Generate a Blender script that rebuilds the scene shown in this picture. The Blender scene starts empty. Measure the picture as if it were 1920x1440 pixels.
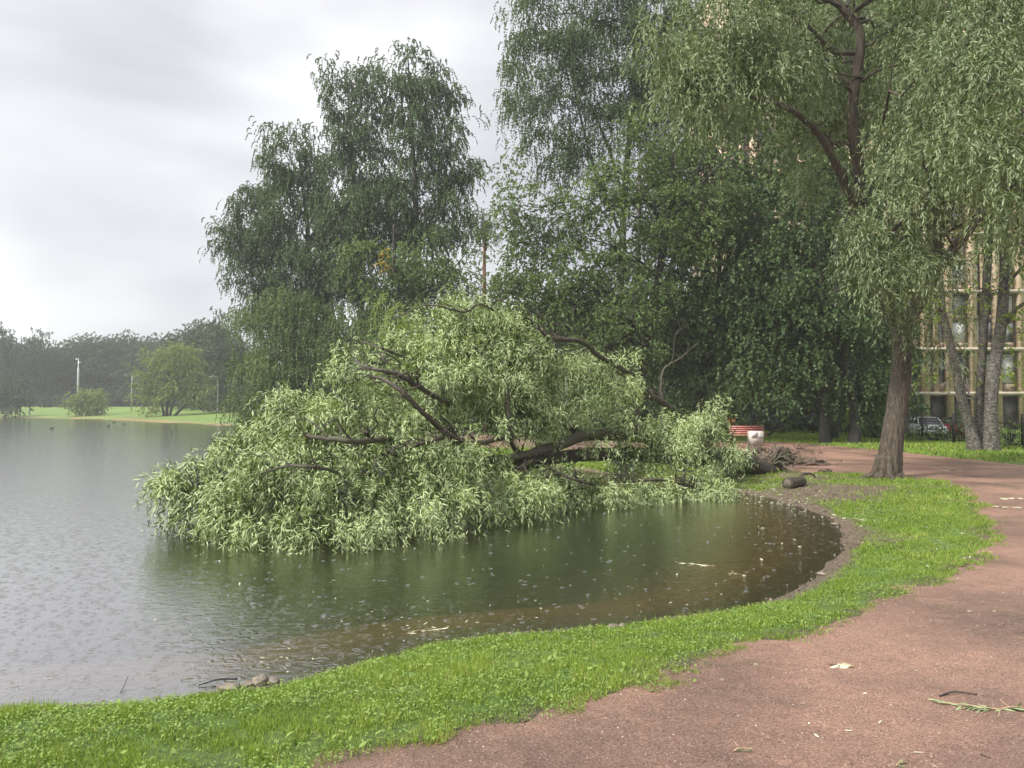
import bpy, math, random
import numpy as np
from mathutils import Vector
rng = np.random.default_rng(7)
random.seed(7)
scene = bpy.context.scene
COL = scene.collection
PI = math.pi
# ---------------------------------------------------------------- camera
F = 1387.0; EYE = 2.2; PITCH = math.radians(1.73)
cam_d = bpy.data.cameras.new('camera'); cam = bpy.data.objects.new('camera', cam_d); COL.objects.link(cam)
cam.location = (0, 0, EYE); cam.rotation_euler = (math.pi/2 + PITCH, 0, 0)
cam_d.sensor_width = 36; cam_d.lens = 36*F/1920; cam_d.clip_start = 0.05; cam_d.clip_end = 3000
scene.camera = cam
# ---------------------------------------------------------------- world: overcast sky
SUN_EL = math.radians(48); SUN_AZ = math.radians(-122)      # sun direction measured from +Y, towards +X
w = bpy.data.worlds.new("World"); scene.world = w; w.use_nodes = True
nt = w.node_tree; nt.nodes.clear(); N = nt.nodes.new; LK = nt.links.new
out = N('ShaderNodeOutputWorld'); bg = N('ShaderNodeBackground'); LK(bg.outputs[0], out.inputs[0])
sky = N('ShaderNodeTexSky'); sky.sky_type = 'NISHITA'; sky.sun_disc = False
sky.sun_elevation = SUN_EL; sky.sun_rotation = SUN_AZ
tc = N('ShaderNodeTexCoord'); mp = N('ShaderNodeMapping'); mp.inputs['Scale'].default_value = (1.0, 1.0, 2.6)
mp.inputs['Location'].default_value = (0.6, 0.25, 0.1)
LK(tc.outputs['Generated'], mp.inputs[0])
n1 = N('ShaderNodeTexNoise'); n1.inputs['Scale'].default_value = 1.7; n1.inputs['Detail'].default_value = 4; n1.inputs['Roughness'].default_value = 0.42
n1.inputs['Distortion'].default_value = 0.2
LK(mp.outputs[0], n1.inputs['Vector'])
cr = N('ShaderNodeValToRGB'); cr.color_ramp.interpolation = 'EASE'
cr.color_ramp.elements[0].position = 0.34; cr.color_ramp.elements[0].color = (4.2, 4.25, 4.75, 1)
cr.color_ramp.elements[1].position = 0.66; cr.color_ramp.elements[1].color = (8.2, 8.2, 8.4, 1)
LK(n1.outputs[0], cr.inputs[0])
sx = N('ShaderNodeSeparateXYZ'); LK(tc.outputs['Generated'], sx.inputs[0])
mr = N('ShaderNodeMapRange'); mr.inputs['From Min'].default_value = 0.5; mr.inputs['From Max'].default_value = 1.0
mr.inputs['To Min'].default_value = 1.0; mr.inputs['To Max'].default_value = 2.7
LK(sx.outputs['Z'], mr.inputs[0])
mul = N('ShaderNodeVectorMath'); mul.operation = 'SCALE'; LK(cr.outputs[0], mul.inputs[0]); LK(mr.outputs[0], mul.inputs['Scale'])
mx = N('ShaderNodeMixRGB'); mx.inputs[0].default_value = 0.94
LK(sky.outputs[0], mx.inputs[1]); LK(mul.outputs[0], mx.inputs[2]); LK(mx.outputs[0], bg.inputs[0])
bg.inputs[1].default_value = 0.10
sun_d = bpy.data.lights.new('sun', 'SUN'); sun = bpy.data.objects.new('sun', sun_d); COL.objects.link(sun)
sun_d.energy = 5.0; sun_d.angle = math.radians(10); sun_d.color = (1.0, 0.97, 0.9)
sd = Vector((math.sin(SUN_AZ)*math.cos(SUN_EL), math.cos(SUN_AZ)*math.cos(SUN_EL), math.sin(SUN_EL)))
sun.rotation_euler = sd.to_track_quat('Z', 'Y').to_euler()
vs = scene.view_settings; vs.view_transform = 'Standard'; vs.look = 'None'; vs.gamma = 1; vs.use_curve_mapping = False
vs.exposure = 0.42
cy = scene.cycles
cy.max_bounces = 6; cy.diffuse_bounces = 2; cy.glossy_bounces = 2; cy.transmission_bounces = 3; cy.volume_bounces = 1; cy.transparent_max_bounces = 8
cy.use_denoising = True; cy.use_adaptive_sampling = True; cy.adaptive_threshold = 0.02; cy.caustics_reflective = False; cy.caustics_refractive = False
try:
    cy.denoiser = 'OPENIMAGEDENOISE'; cy.denoising_input_passes = 'RGB_ALBEDO_NORMAL'; cy.denoising_prefilter = 'ACCURATE'
except Exception: pass

# ---------------------------------------------------------------- helpers
def P(px, py, Y):
    u = (px-960)/F; v = -(py-720)/F
    y = math.cos(PITCH) - math.sin(PITCH)*v; z = math.sin(PITCH) + math.cos(PITCH)*v
    t = Y/y
    return np.array((u*t, Y, EYE + z*t))
def tag(o, label=None, cat=None, group=None, kind=None):
    if label: o['label'] = label
    if cat: o['category'] = cat
    if group: o['group'] = group
    if kind: o['kind'] = kind
    return o
def empty(name, loc=(0,0,0), rz=0.0):
    o = bpy.data.objects.new(name, None); COL.objects.link(o); o.location = loc; o.rotation_euler = (0,0,rz); o.empty_display_size = 0.3
    return o
def raw_mesh(name, V, sizes, idx, mat, parent=None, var=None, smooth=False, world=True):
    """V (n,3); sizes = polygon sizes; idx = flat loop vertex indices. World coords; parent offset removed."""
    V = np.asarray(V, dtype=np.float64)
    if parent is not None and world:
        V = V - np.array(parent.location)[None, :]
    me = bpy.data.meshes.new(name)
    me.vertices.add(len(V)); me.vertices.foreach_set('co', V.astype(np.float32).ravel())
    idx = np.asarray(idx, dtype=np.int32).ravel(); sizes = np.asarray(sizes, dtype=np.int32)
    me.loops.add(len(idx)); me.loops.foreach_set('vertex_index', idx)
    me.polygons.add(len(sizes))
    st = np.zeros(len(sizes), dtype=np.int32); st[1:] = np.cumsum(sizes)[:-1]
    me.polygons.foreach_set('loop_start', st)
    if smooth: me.polygons.foreach_set('use_smooth', np.ones(len(sizes), dtype=bool))
    me.update(calc_edges=True)
    if var is not None:
        a = me.attributes.new('var', 'FLOAT', 'FACE'); a.data.foreach_set('value', np.asarray(var, dtype=np.float32))
    me.materials.append(mat)
    o = bpy.data.objects.new(name, me); COL.objects.link(o)
    if parent is not None: o.parent = parent
    return o
class MB:
    def __init__(s): s.V = []; s.S = []; s.I = []; s.n = 0
    def add(s, V, faces):
        V = np.asarray(V, float); s.V.append(V)
        for f in faces: s.S.append(len(f)); s.I.extend([i+s.n for i in f])
        s.n += len(V); return s
    def box(s, c, d, rz=0.0, rx=0.0):
        x, y, z = [q/2 for q in d]
        v = np.array([(-x,-y,-z),(x,-y,-z),(x,y,-z),(-x,y,-z),(-x,-y,z),(x,-y,z),(x,y,z),(-x,y,z)])
        if rx: v = v @ np.array([[1,0,0],[0,math.cos(rx),math.sin(rx)],[0,-math.sin(rx),math.cos(rx)]])
        if rz: v = v @ np.array([[math.cos(rz),math.sin(rz),0],[-math.sin(rz),math.cos(rz),0],[0,0,1]])
        return s.add(v+np.array(c), [(0,3,2,1),(4,5,6,7),(0,1,5,4),(1,2,6,5),(2,3,7,6),(3,0,4,7)])
    def tube(s, pts, rad, n=8, rough=0.0, cap=True):
        pts = np.asarray(pts, float); m = len(pts); rad = np.broadcast_to(np.asarray(rad, float), (m,))
        T = np.gradient(pts, axis=0); T /= np.linalg.norm(T, axis=1)[:,None]+1e-9
        up = np.array((0.31,0.17,0.93)) if abs(T[0,2]) < 0.8 else np.array((0.95,0.2,0.1))
        A = np.cross(T, up); A /= np.linalg.norm(A, axis=1)[:,None]+1e-9; B = np.cross(T, A)
        th = np.linspace(0, 2*PI, n, endpoint=False)
        R = rad[:,None]*np.ones((1,n))
        if rough:
            ph = rng.random(4)*6.28
            k = np.arange(m)[:,None]
            R = R*(1 + rough*(0.5*np.sin(3*th+ph[0]+k*0.11) + 0.35*np.sin(7*th+ph[1]+k*0.23) + 0.3*np.sin(13*th+ph[2]-k*0.17)) + rough*0.35*rng.standard_normal((m,n)))
            if n >= 40:
                S_ = np.r_[0, np.cumsum(np.linalg.norm(np.diff(pts, axis=0), axis=1))][:,None]*np.ones((1,n)); TH = th[None,:]*np.ones((m,1))
                rd = np.abs(vnoise(TH*4.2+0.5*np.sin(S_*2), S_*1.8, 1.0, 5)-0.5)*2; rd2 = np.abs(vnoise(TH*9+S_*0.6, S_*4, 1.0, 6)-0.5)*2
                R = R*(1 - 0.10*(1-rd)**2 - 0.05*(1-rd2)**2 + 0.06)
        V = pts[:,None,:] + R[...,None]*(np.cos(th)[None,:,None]*A[:,None,:] + np.sin(th)[None,:,None]*B[:,None,:])
        f = []
        for i in range(m-1):
            for j in range(n):
                a = i*n+j; b = i*n+(j+1)%n; f.append((a, b, b+n, a+n))
        if cap: f.append(tuple(range(n))[::-1]); f.append(tuple((m-1)*n+q for q in range(n)))
        return s.add(V.reshape(-1,3), f)
    def build(s, name, mat, parent=None, smooth=False, world=True):
        return raw_mesh(name, np.concatenate(s.V), s.S, s.I, mat, parent, smooth=smooth, world=world)
def spline(pts, n):
    """Catmull-Rom through pts (m,k) -> n samples"""
    pts = np.asarray(pts, float); m = len(pts)
    q = np.vstack([2*pts[0]-pts[1], pts, 2*pts[-1]-pts[-2]])
    t = np.linspace(0, m-1-1e-6, n); i = t.astype(int); u = (t-i)[:,None]
    a, b, c, d = q[i], q[i+1], q[i+2], q[i+3]
    return 0.5*((2*b)+(-a+c)*u+(2*a-5*b+4*c-d)*u**2+(-a+3*b-3*c+d)*u**3)
def vnoise(x, y, s, seed=0):
    """cheap smooth value noise in 0..1"""
    x = np.asarray(x)/s; y = np.asarray(y)/s
    xi = np.floor(x).astype(np.int64); yi = np.floor(y).astype(np.int64); xf = x-xi; yf = y-yi
    def h(a, b):
        k = (a*374761393 + b*668265263 + seed*974711) & 0xffffffff
        k = ((k ^ (k >> 13))*1274126177) & 0xffffffff
        return ((k ^ (k >> 16)) & 0xffff)/65535.0
    u = xf*xf*(3-2*xf); v = yf*yf*(3-2*yf)
    return (h(xi,yi)*(1-u)+h(xi+1,yi)*u)*(1-v)+(h(xi,yi+1)*(1-u)+h(xi+1,yi+1)*u)*v
def sstep(a, b, x):
    t = np.clip((np.asarray(x)-a)/(b-a), 0, 1); return t*t*(3-2*t)

# ---------------------------------------------------------------- materials
def new_mat(name):
    m = bpy.data.materials.new(name); m.use_nodes = True; nt = m.node_tree; nt.nodes.clear()
    o = nt.nodes.new('ShaderNodeOutputMaterial'); return m, nt, o
def ramp(nt, stops):
    r = nt.nodes.new('ShaderNodeValToRGB'); e = r.color_ramp.elements
    e[0].position, e[0].color = stops[0][0], (*stops[0][1], 1); e[1].position, e[1].color = stops[-1][0], (*stops[-1][1], 1)
    for p, c in stops[1:-1]:
        q = e.new(p); q.color = (*c, 1)
    return r
def noise(nt, scale, detail=4, rough=0.55, vec=None, dist=0.0, coord='Object', stretch=None):
    n = nt.nodes.new('ShaderNodeTexNoise'); n.inputs['Scale'].default_value = scale; n.inputs['Detail'].default_value = detail
    n.inputs['Roughness'].default_value = rough; n.inputs['Distortion'].default_value = dist
    if vec is None:
        t = nt.nodes.new('ShaderNodeTexCoord'); vec = t.outputs[coord]
        if stretch:
            m = nt.nodes.new('ShaderNodeMapping'); m.inputs['Scale'].default_value = stretch; nt.links.new(vec, m.inputs[0]); vec = m.outputs[0]
    nt.links.new(vec, n.inputs['Vector']); return n
def leaf_mat(name, stops, under, trans=0.3, rough=0.5, spec=0.18):
    m, nt, o = new_mat(name); L = nt.links.new
    at = nt.nodes.new('ShaderNodeAttribute'); at.attribute_name = 'var'
    r = ramp(nt, stops); L(at.outputs['Fac'], r.inputs[0])
    geo = nt.nodes.new('ShaderNodeNewGeometry')
    mxu = nt.nodes.new('ShaderNodeMixRGB'); L(geo.outputs['Backfacing'], mxu.inputs[0]); L(r.outputs[0], mxu.inputs[1])
    ru = ramp(nt, [(0, tuple(c*0.78 for c in under)), (1, tuple(c*1.2 for c in under))]); L(at.outputs['Fac'], ru.inputs[0]); L(ru.outputs[0], mxu.inputs[2])
    b = nt.nodes.new('ShaderNodeBsdfPrincipled'); b.inputs['Roughness'].default_value = rough; b.inputs['Specular IOR Level'].default_value = spec
    L(mxu.outputs[0], b.inputs['Base Color'])
    t = nt.nodes.new('ShaderNodeBsdfTranslucent'); 
    br = nt.nodes.new('ShaderNodeMixRGB'); br.blend_type = 'MULTIPLY'; br.inputs[0].default_value = 1; br.inputs[2].default_value = (1.15,1.25,0.55,1)
    L(mxu.outputs[0], br.inputs[1]); L(br.outputs[0], t.inputs[0])
    ms = nt.nodes.new('ShaderNodeMixShader'); ms.inputs[0].default_value = trans
    L(b.outputs[0], ms.inputs[1]); L(t.outputs[0], ms.inputs[2]); L(ms.outputs[0], o.inputs[0])
    return m
def bark_mat(name, c1, c2, scale=7, stretch=(1,1,0.22), bump=0.6, rough=0.8, moss=None, dist=0.02, lo=0.32, hi=0.66):
    m, nt, o = new_mat(name); L = nt.links.new
    n = noise(nt, scale, 7, 0.65, stretch=stretch); r = ramp(nt, [(lo, c1), (hi, c2)]); L(n.outputs[0], r.inputs[0])
    b = nt.nodes.new('ShaderNodeBsdfPrincipled'); b.inputs['Roughness'].default_value = rough
    col = r.outputs[0]
    if moss:
        n2 = noise(nt, 1.3, 4); r2 = ramp(nt, [(0.48, (0,0,0)), (0.66, (1,1,1))]); L(n2.outputs[0], r2.inputs[0])
        mm = nt.nodes.new('ShaderNodeMixRGB'); L(r2.outputs[0], mm.inputs[0]); L(col, mm.inputs[1]); mm.inputs[2].default_value = (*moss, 1); col = mm.outputs[0]
    L(col, b.inputs['Base Color'])
    bp = nt.nodes.new('ShaderNodeBump'); bp.inputs['Strength'].default_value = bump; bp.inputs['Distance'].default_value = dist
    L(n.outputs[0], bp.inputs['Height']); L(bp.outputs[0], b.inputs['Normal']); L(b.outputs[0], o.inputs[0]); return m
def plain_mat(name, c, rough=0.5, metal=0.0, var=0.15, scale=6, spec=0.5, coat=0.0):
    m, nt, o = new_mat(name); L = nt.links.new
    n = noise(nt, scale, 5); r = ramp(nt, [(0.3, tuple(q*(1-var) for q in c)), (0.7, tuple(min(1, q*(1+var)) for q in c))]); L(n.outputs[0], r.inputs[0])
    b = nt.nodes.new('ShaderNodeBsdfPrincipled'); b.inputs['Roughness'].default_value = rough; b.inputs['Metallic'].default_value = metal
    b.inputs['Specular IOR Level'].default_value = spec; b.inputs['Coat Weight'].default_value = coat
    L(r.outputs[0], b.inputs['Base Color']); L(b.outputs[0], o.inputs[0]); return m
M = {}
M['leaf_fallen'] = leaf_mat('leaf_fallen', [(0, (0.03,0.065,0.014)), (0.5, (0.095,0.155,0.035)), (0.85, (0.24,0.31,0.06)), (1, (0.42,0.46,0.09))], (0.42,0.50,0.25), 0.18, 0.42, 0.25)
M['leaf_weep'] = leaf_mat('leaf_weep', [(0, (0.16,0.23,0.06)), (1, (0.30,0.38,0.12))], (0.34,0.41,0.2), 0.35)
M['leaf_willow'] = leaf_mat('leaf_willow', [(0, (0.045,0.075,0.028)), (0.6, (0.115,0.155,0.06)), (1, (0.26,0.30,0.13))], (0.25,0.30,0.17), 0.24)
M['leaf_birch'] = leaf_mat('leaf_birch', [(0, (0.032,0.06,0.026)), (0.6, (0.075,0.12,0.05)), (1, (0.16,0.21,0.10))], (0.13,0.18,0.10), 0.25)
M['leaf_dark'] = leaf_mat('leaf_dark', [(0, (0.022,0.045,0.016)), (0.6, (0.06,0.105,0.035)), (1, (0.15,0.20,0.08))], (0.10,0.145,0.07), 0.28)
M['leaf_mid'] = leaf_mat('leaf_mid', [(0, (0.045,0.085,0.025)), (0.6, (0.105,0.165,0.05)), (1, (0.21,0.27,0.10))], (0.17,0.22,0.11), 0.3)
M['leaf_maple'] = leaf_mat('leaf_maple', [(0, (0.10,0.16,0.02)), (1, (0.26,0.33,0.04))], (0.2,0.27,0.06), 0.45)
M['leaf_yellow'] = leaf_mat('leaf_yellow', [(0, (0.25,0.19,0.03)), (1, (0.48,0.36,0.06))], (0.5,0.35,0.08), 0.4)
M['leaf_far'] = leaf_mat('leaf_far', [(0, (0.03,0.055,0.025)), (1, (0.075,0.11,0.05))], (0.08,0.11,0.06), 0.2)
M['leaf_olive'] = leaf_mat('leaf_olive', [(0, (0.10,0.14,0.035)), (1, (0.27,0.32,0.08))], (0.24,0.28,0.10), 0.3)
M['grass'] = leaf_mat('grass', [(0, (0.022,0.055,0.010)), (0.38, (0.125,0.21,0.028)), (0.72, (0.29,0.37,0.065)), (1, (0.55,0.50,0.22))], (0.20,0.29,0.05), 0.28, 0.5)
M['weed'] = leaf_mat('weed', [(0, (0.045,0.11,0.014)), (0.6, (0.12,0.21,0.033)), (1, (0.27,0.35,0.09))], (0.19,0.27,0.07), 0.25, 0.6)
M['bark'] = bark_mat('bark', (0.010,0.008,0.006), (0.125,0.095,0.068), 17, (1,1,0.13), 1.0, dist=0.06)
M['bark_wet'] = bark_mat('bark_wet', (0.010,0.008,0.006), (0.095,0.072,0.048), 26, (0.35,1,1), 0.9, 0.55, moss=(0.055,0.062,0.022), dist=0.03)
M['bark_dark'] = bark_mat('bark_dark', (0.012,0.011,0.009), (0.05,0.045,0.038), 8)
M['bark_birch'] = bark_mat('bark_birch', (0.018,0.015,0.012), (0.24,0.22,0.185), 11, (0.8,0.8,1.6), 0.7, lo=0.40, hi=0.70)
M['bark_pine'] = bark_mat('bark_pine', (0.10,0.045,0.022), (0.26,0.13,0.07), 6)
M['wood_pale'] = plain_mat('wood_pale', (0.36,0.25,0.15), 0.7, 0, 0.3, 20)

# ---------------------------------------------------------------- terrain
def W(px, py, z=0.0):
    p = P(px, py, 10.0); d = p - np.array((0,0,EYE)); t = (z-EYE)/d[2]; return (d[0]*t, d[1]*t)
shore = [(-190,-30), (-60,0.5), (-24,3.0), (-12,4.2), (-6.5,4.9), W(0,1332), W(230,1318), W(400,1300), W(520,1285), W(640,1255), W(760,1222), W(900,1198),
         W(1060,1180), W(1180,1170), W(1330,1150), W(1450,1122), W(1530,1085), W(1572,1040), W(1582,1005), W(1560,975), W(1500,950), W(1440,932),
         W(1370,921), W(1300,912), W(1240,902), W(1180,895), W(1080,880), W(960,862), W(860,845), W(740,822), W(600,807), W(455,798),
         W(380,794), W(300,790), W(200,785.5), W(60,783), (-105,150), (-170,160), (-240,90)]
SH = spline(np.array(shore + [shore[0]]), 420)
def poly_sd(X, Y, PL):
    """signed distance to closed polyline PL, positive outside"""
    X = np.asarray(X, float).ravel(); Y = np.asarray(Y, float).ravel()
    d = np.full(len(X), 1e18); ins = np.zeros(len(X), bool)
    for i in range(len(PL)-1):
        ax, ay = PL[i]; bx, by = PL[i+1]; ex, ey = bx-ax, by-ay
        t = np.clip(((X-ax)*ex+(Y-ay)*ey)/(ex*ex+ey*ey+1e-12), 0, 1)
        d = np.minimum(d, (X-ax-t*ex)**2+(Y-ay-t*ey)**2)
        c = (ay > Y) != (by > Y)
        if ey != 0: ins ^= c & (X < (bx-ax)*(Y-ay)/ey+ax)
    d = np.sqrt(d); return np.where(ins, -d, d)
_poly_slow = poly_sd
def poly_sd(X, Y, PL):
    X = np.asarray(X, float).ravel(); Y = np.asarray(Y, float).ravel(); PL = np.asarray(PL)
    a_ = PL[:-1]; e = PL[1:]-a_; out_ = np.empty(len(X)); ee = (e**2).sum(1)+1e-12
    for k in range(0, len(X), 4000):
        x = X[k:k+4000,None]; y = Y[k:k+4000,None]; dx = x-a_[:,0]; dy = y-a_[:,1]
        t = np.clip((dx*e[:,0]+dy*e[:,1])/ee, 0, 1); d = ((dx-t*e[:,0])**2+(dy-t*e[:,1])**2).min(1)
        c = (a_[:,1] > y) != (PL[1:,1] > y); xi = dy*e[:,0]/np.where(e[:,1]==0, 1e-9, e[:,1])+a_[:,0]
        ins = ((c & (x < xi)).sum(1) % 2).astype(bool); d = np.sqrt(d); out_[k:k+4000] = np.where(ins, -d, d)
    return out_
def shore_sd(X, Y): return poly_sd(X, Y, SH)
def height(X, Y, s=None):
    X = np.asarray(X, float).ravel(); Y = np.asarray(Y, float).ravel()
    if s is None: s = shore_sd(X, Y)
    s = s + 0.16*(vnoise(X, Y, 0.55, 3)-0.5)*np.exp(-np.abs(s)/1.5) + 0.08*(vnoise(X, Y, 0.17, 4)-0.5)*np.exp(-np.abs(s)/0.8)
    lvl = 0.16 + 0.34*np.exp(-(Y/9.0)**2)*sstep(-40, -5, X) 
    land = lvl*(1-np.exp(-np.maximum(s, 0)/np.where(Y < 12, 1.15, 0.7))) + 0.004*np.maximum(s,0)*np.exp(-np.maximum(s,0)/8)
    farl = sstep(60, 85, Y)*(1-sstep(-22, -4, X))
    land = land + farl*np.clip(s-0.5, 0, 34)*0.058
    land = land + 0.03*(vnoise(X, Y, 1.7, 5)-0.5)*sstep(0.3, 1.5, s) + 0.012*(vnoise(X, Y, 0.4, 6)-0.5)*sstep(0.1, 0.6, s)
    yard = sstep(19, 27, X - 0.12*(Y-40))*sstep(40, 56, Y)
    land = land - yard*0.25
    sn = np.clip(-s, 0, 4.2); bed = -(0.07*sn+0.055*sn**1.8)
    bed = bed + 0.04*(vnoise(X, Y, 0.6, 8)-0.5)*sstep(0.3, 1.0, -s)
    return np.where(s > 0, land, bed)
def gz(x, y): return float(height([x], [y])[0])
def G(px, py):
    """pixel -> point on the terrain"""
    z = 0.2
    for _ in range(12):
        x, y = W(px, py, z); z = 0.5*z+0.5*gz(x, y)
    return np.array((x, y, gz(x, y)))
def Gm(pts): return [tuple(G(*p)[:2]) for p in pts]
path_in = [(-30,1.9), (-8,2.3), (-3,2.75), (-1.3,3.25)] + Gm([(620,1425), (720,1405), (820,1383), (900,1355), (980,1345), (1060,1308), (1150,1288), (1240,1250), (1330,1228), (1440,1200),
    (1530,1180), (1600,1155), (1660,1120), (1730,1092), (1790,1062), (1840,1038), (1848,1000), (1835,965), (1815,930), (1775,905), (1700,895), (1600,888), (1480,884), (1400,868), (1300,858), (1150,850), (1000,842), (850,832)]) + [(-14,80), (-20,100), (-45,150)]
path_out = Gm([(1920,873), (1800,859), (1700,849), (1600,840), (1500,831), (1420,828), (1340,829), (1200,828), (1050,824), (900,816)])
path_poly = spline(np.array(path_in), 200).tolist() + [(-38,156), (-13,100), (-7,82)] + spline(np.array(path_out[::-1]), 50).tolist() + [(30,26), (60,18), (60,-20), (-30,-20)]
path_poly.append(path_poly[0]); PATH = np.array(path_poly)
xs = np.concatenate([-np.geomspace(900, 9.2, 70), np.arange(-9, 13, 0.11), np.geomspace(13.2, 900, 70)])
ys = np.concatenate([-np.geomspace(900, 3, 30), np.arange(-2.8, 27, 0.11), np.geomspace(27.2, 900, 90)])
GX, GY = np.meshgrid(xs, ys); gx = GX.ravel(); gy = GY.ravel()
gs = shore_sd(gx, gy); gh = height(gx, gy, gs)
pd = poly_sd(gx, gy, PATH)
def _late(): pass
def mud_mask(x, y, s):
    """0..1: bare mud where grass is thin"""
    c1 = G(1565,925); c2 = G(1600,1000); c3 = G(1440,890); c4 = G(1650,915)
    m = np.exp(-(((x-c1[0])/1.5)**2+((y-c1[1])/1.8)**2)) + 0.7*np.exp(-(((x-c2[0])/0.45)**2+((y-c2[1])/2.0)**2)) + 0.8*np.exp(-(((x-c3[0])/3.0)**2+((y-c3[1])/2.4)**2))
    m = m + 0.5*np.exp(-(((x-c4[0])/2.4)**2+((y-c4[1])/0.7)**2))
    m = m*1.1 + (0.55*(vnoise(x, y, 0.8, 11)-0.5) + 0.7*(vnoise(x, y, 0.25, 12)-0.5))*(0.25+1.2*np.clip(m, 0, 1))
    edge = np.where(y < 7.2, 0.03, np.where(y < 9.0, 0.08, np.where(y < 10.2, 0.10, 0.10)))
    m = m + 1-sstep(edge, edge+0.28, s + 0.2*(vnoise(x, y, 0.35, 13)-0.5))
    return np.clip(m, 0, 1)
gm = mud_mask(gx, gy, gs)
grassy = (1-gm)*sstep(0.02, 0.3, pd + 0.3*(vnoise(gx, gy, 0.5, 14)-0.5))
def bil(A, x, y):
    x = np.asarray(x, float).ravel(); y = np.asarray(y, float).ravel()
    i = np.clip(np.searchsorted(xs, x)-1, 0, len(xs)-2); j = np.clip(np.searchsorted(ys, y)-1, 0, len(ys)-2)
    u = (x-xs[i])/(xs[i+1]-xs[i]); v = (y-ys[j])/(ys[j+1]-ys[j])
    return (A[j,i]*(1-u)+A[j,i+1]*u)*(1-v)+(A[j+1,i]*(1-u)+A[j+1,i+1]*u)*v
GS2 = gs.reshape(GX.shape); GH2 = gh.reshape(GX.shape); PD2 = pd.reshape(GX.shape)
def sdf(x, y): return bil(GS2, x, y)
def pdf(x, y): return bil(PD2, x, y)
def hgt(x, y): return bil(GH2, x, y)
def gz(x, y): return float(hgt([x], [y])[0])
def grid_faces(nx, ny):
    i = np.arange(nx-1)[None,:]+np.arange(ny-1)[:,None]*nx; return np.stack([i, i+1, i+1+nx, i+nx], -1).reshape(-1,4)
m, nt, o = new_mat('ground'); L = nt.links.new
at = nt.nodes.new('ShaderNodeAttribute'); at.attribute_name = 'grassy'
nA = noise(nt, 2.2, 6, 0.6); nB = noise(nt, 16, 9, 0.78)
rm = ramp(nt, [(0.3, (0.05,0.036,0.024)), (0.52, (0.13,0.096,0.066)), (0.72, (0.27,0.20,0.145))]); L(nB.outputs[0], rm.inputs[0])
rg = ramp(nt, [(0.3, (0.04,0.07,0.012)), (0.5, (0.10,0.17,0.02)), (0.72, (0.20,0.28,0.04))]); 
nC = noise(nt, 14, 8, 0.75); L(nC.outputs[0], rg.inputs[0])
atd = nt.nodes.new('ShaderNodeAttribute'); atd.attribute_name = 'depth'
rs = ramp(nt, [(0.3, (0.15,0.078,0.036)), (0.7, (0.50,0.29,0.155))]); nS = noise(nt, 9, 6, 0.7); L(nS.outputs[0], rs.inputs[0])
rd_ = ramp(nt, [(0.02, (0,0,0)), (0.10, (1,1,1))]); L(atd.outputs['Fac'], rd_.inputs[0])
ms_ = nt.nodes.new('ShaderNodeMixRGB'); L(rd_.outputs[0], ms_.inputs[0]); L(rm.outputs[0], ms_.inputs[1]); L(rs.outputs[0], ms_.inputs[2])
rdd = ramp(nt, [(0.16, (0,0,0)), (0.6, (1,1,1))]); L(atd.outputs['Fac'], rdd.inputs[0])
msd = nt.nodes.new('ShaderNodeMixRGB'); L(rdd.outputs[0], msd.inputs[0]); L(ms_.outputs[0], msd.inputs[1]); msd.inputs[2].default_value = (0.016,0.012,0.006,1)  # deep bed painted darker, in place of light absorbed by the murky water
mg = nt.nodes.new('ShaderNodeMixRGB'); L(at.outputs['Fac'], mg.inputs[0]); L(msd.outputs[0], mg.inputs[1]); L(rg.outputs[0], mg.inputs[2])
nW = noise(nt, 0.05, 3, 0.5); rW = ramp(nt, [(0.35, (0.72,0.8,0.8)), (0.65, (1.15,1.05,0.9))]); L(nW.outputs[0], rW.inputs[0])
mw = nt.nodes.new('ShaderNodeMixRGB'); mw.blend_type = 'MULTIPLY'; mw.inputs[0].default_value = 0.7; L(mg.outputs[0], mw.inputs[1]); L(rW.outputs[0], mw.inputs[2])
b = nt.nodes.new('ShaderNodeBsdfPrincipled'); b.inputs['Roughness'].default_value = 0.85; L(mw.outputs[0], b.inputs['Base Color'])
bp = nt.nodes.new('ShaderNodeBump'); bp.inputs['Strength'].default_value = 1.0; bp.inputs['Distance'].default_value = 0.05; L(nB.outputs[0], bp.inputs['Height']); L(bp.outputs[0], b.inputs['Normal'])
L(b.outputs[0], o.inputs[0]); M['ground'] = m
GF = grid_faces(len(xs), len(ys))
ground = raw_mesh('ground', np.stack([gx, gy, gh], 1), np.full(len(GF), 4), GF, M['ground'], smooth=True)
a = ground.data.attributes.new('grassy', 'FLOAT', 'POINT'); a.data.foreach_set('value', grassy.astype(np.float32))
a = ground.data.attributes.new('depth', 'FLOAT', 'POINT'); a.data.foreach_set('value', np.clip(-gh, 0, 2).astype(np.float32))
tag(ground, kind='structure')

# path: a sheet 6 mm above the ground, with an eroded edge
m, nt, o = new_mat('path_gravel'); L = nt.links.new
nA = noise(nt, 0.55, 5, 0.6); nB = noise(nt, 70, 5, 0.85); nC = noise(nt, 6, 6, 0.65)
r1 = ramp(nt, [(0.33, (0.055,0.033,0.025)), (0.45, (0.18,0.112,0.086)), (0.55, (0.285,0.19,0.15)), (0.68, (0.47,0.37,0.31))]); L(nB.outputs[0], r1.inputs[0])
r2 = ramp(nt, [(0.34, (0.62,0.60,0.60)), (0.6, (1.10,0.97,0.87))]); L(nA.outputs[0], r2.inputs[0])
r3 = ramp(nt, [(0.3, (0.82,0.82,0.82)), (0.7, (1.12,1.10,1.08))]); L(nC.outputs[0], r3.inputs[0])
m1 = nt.nodes.new('ShaderNodeMixRGB'); m1.blend_type = 'MULTIPLY'; m1.inputs[0].default_value = 1; L(r1.outputs[0], m1.inputs[1]); L(r2.outputs[0], m1.inputs[2])
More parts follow.
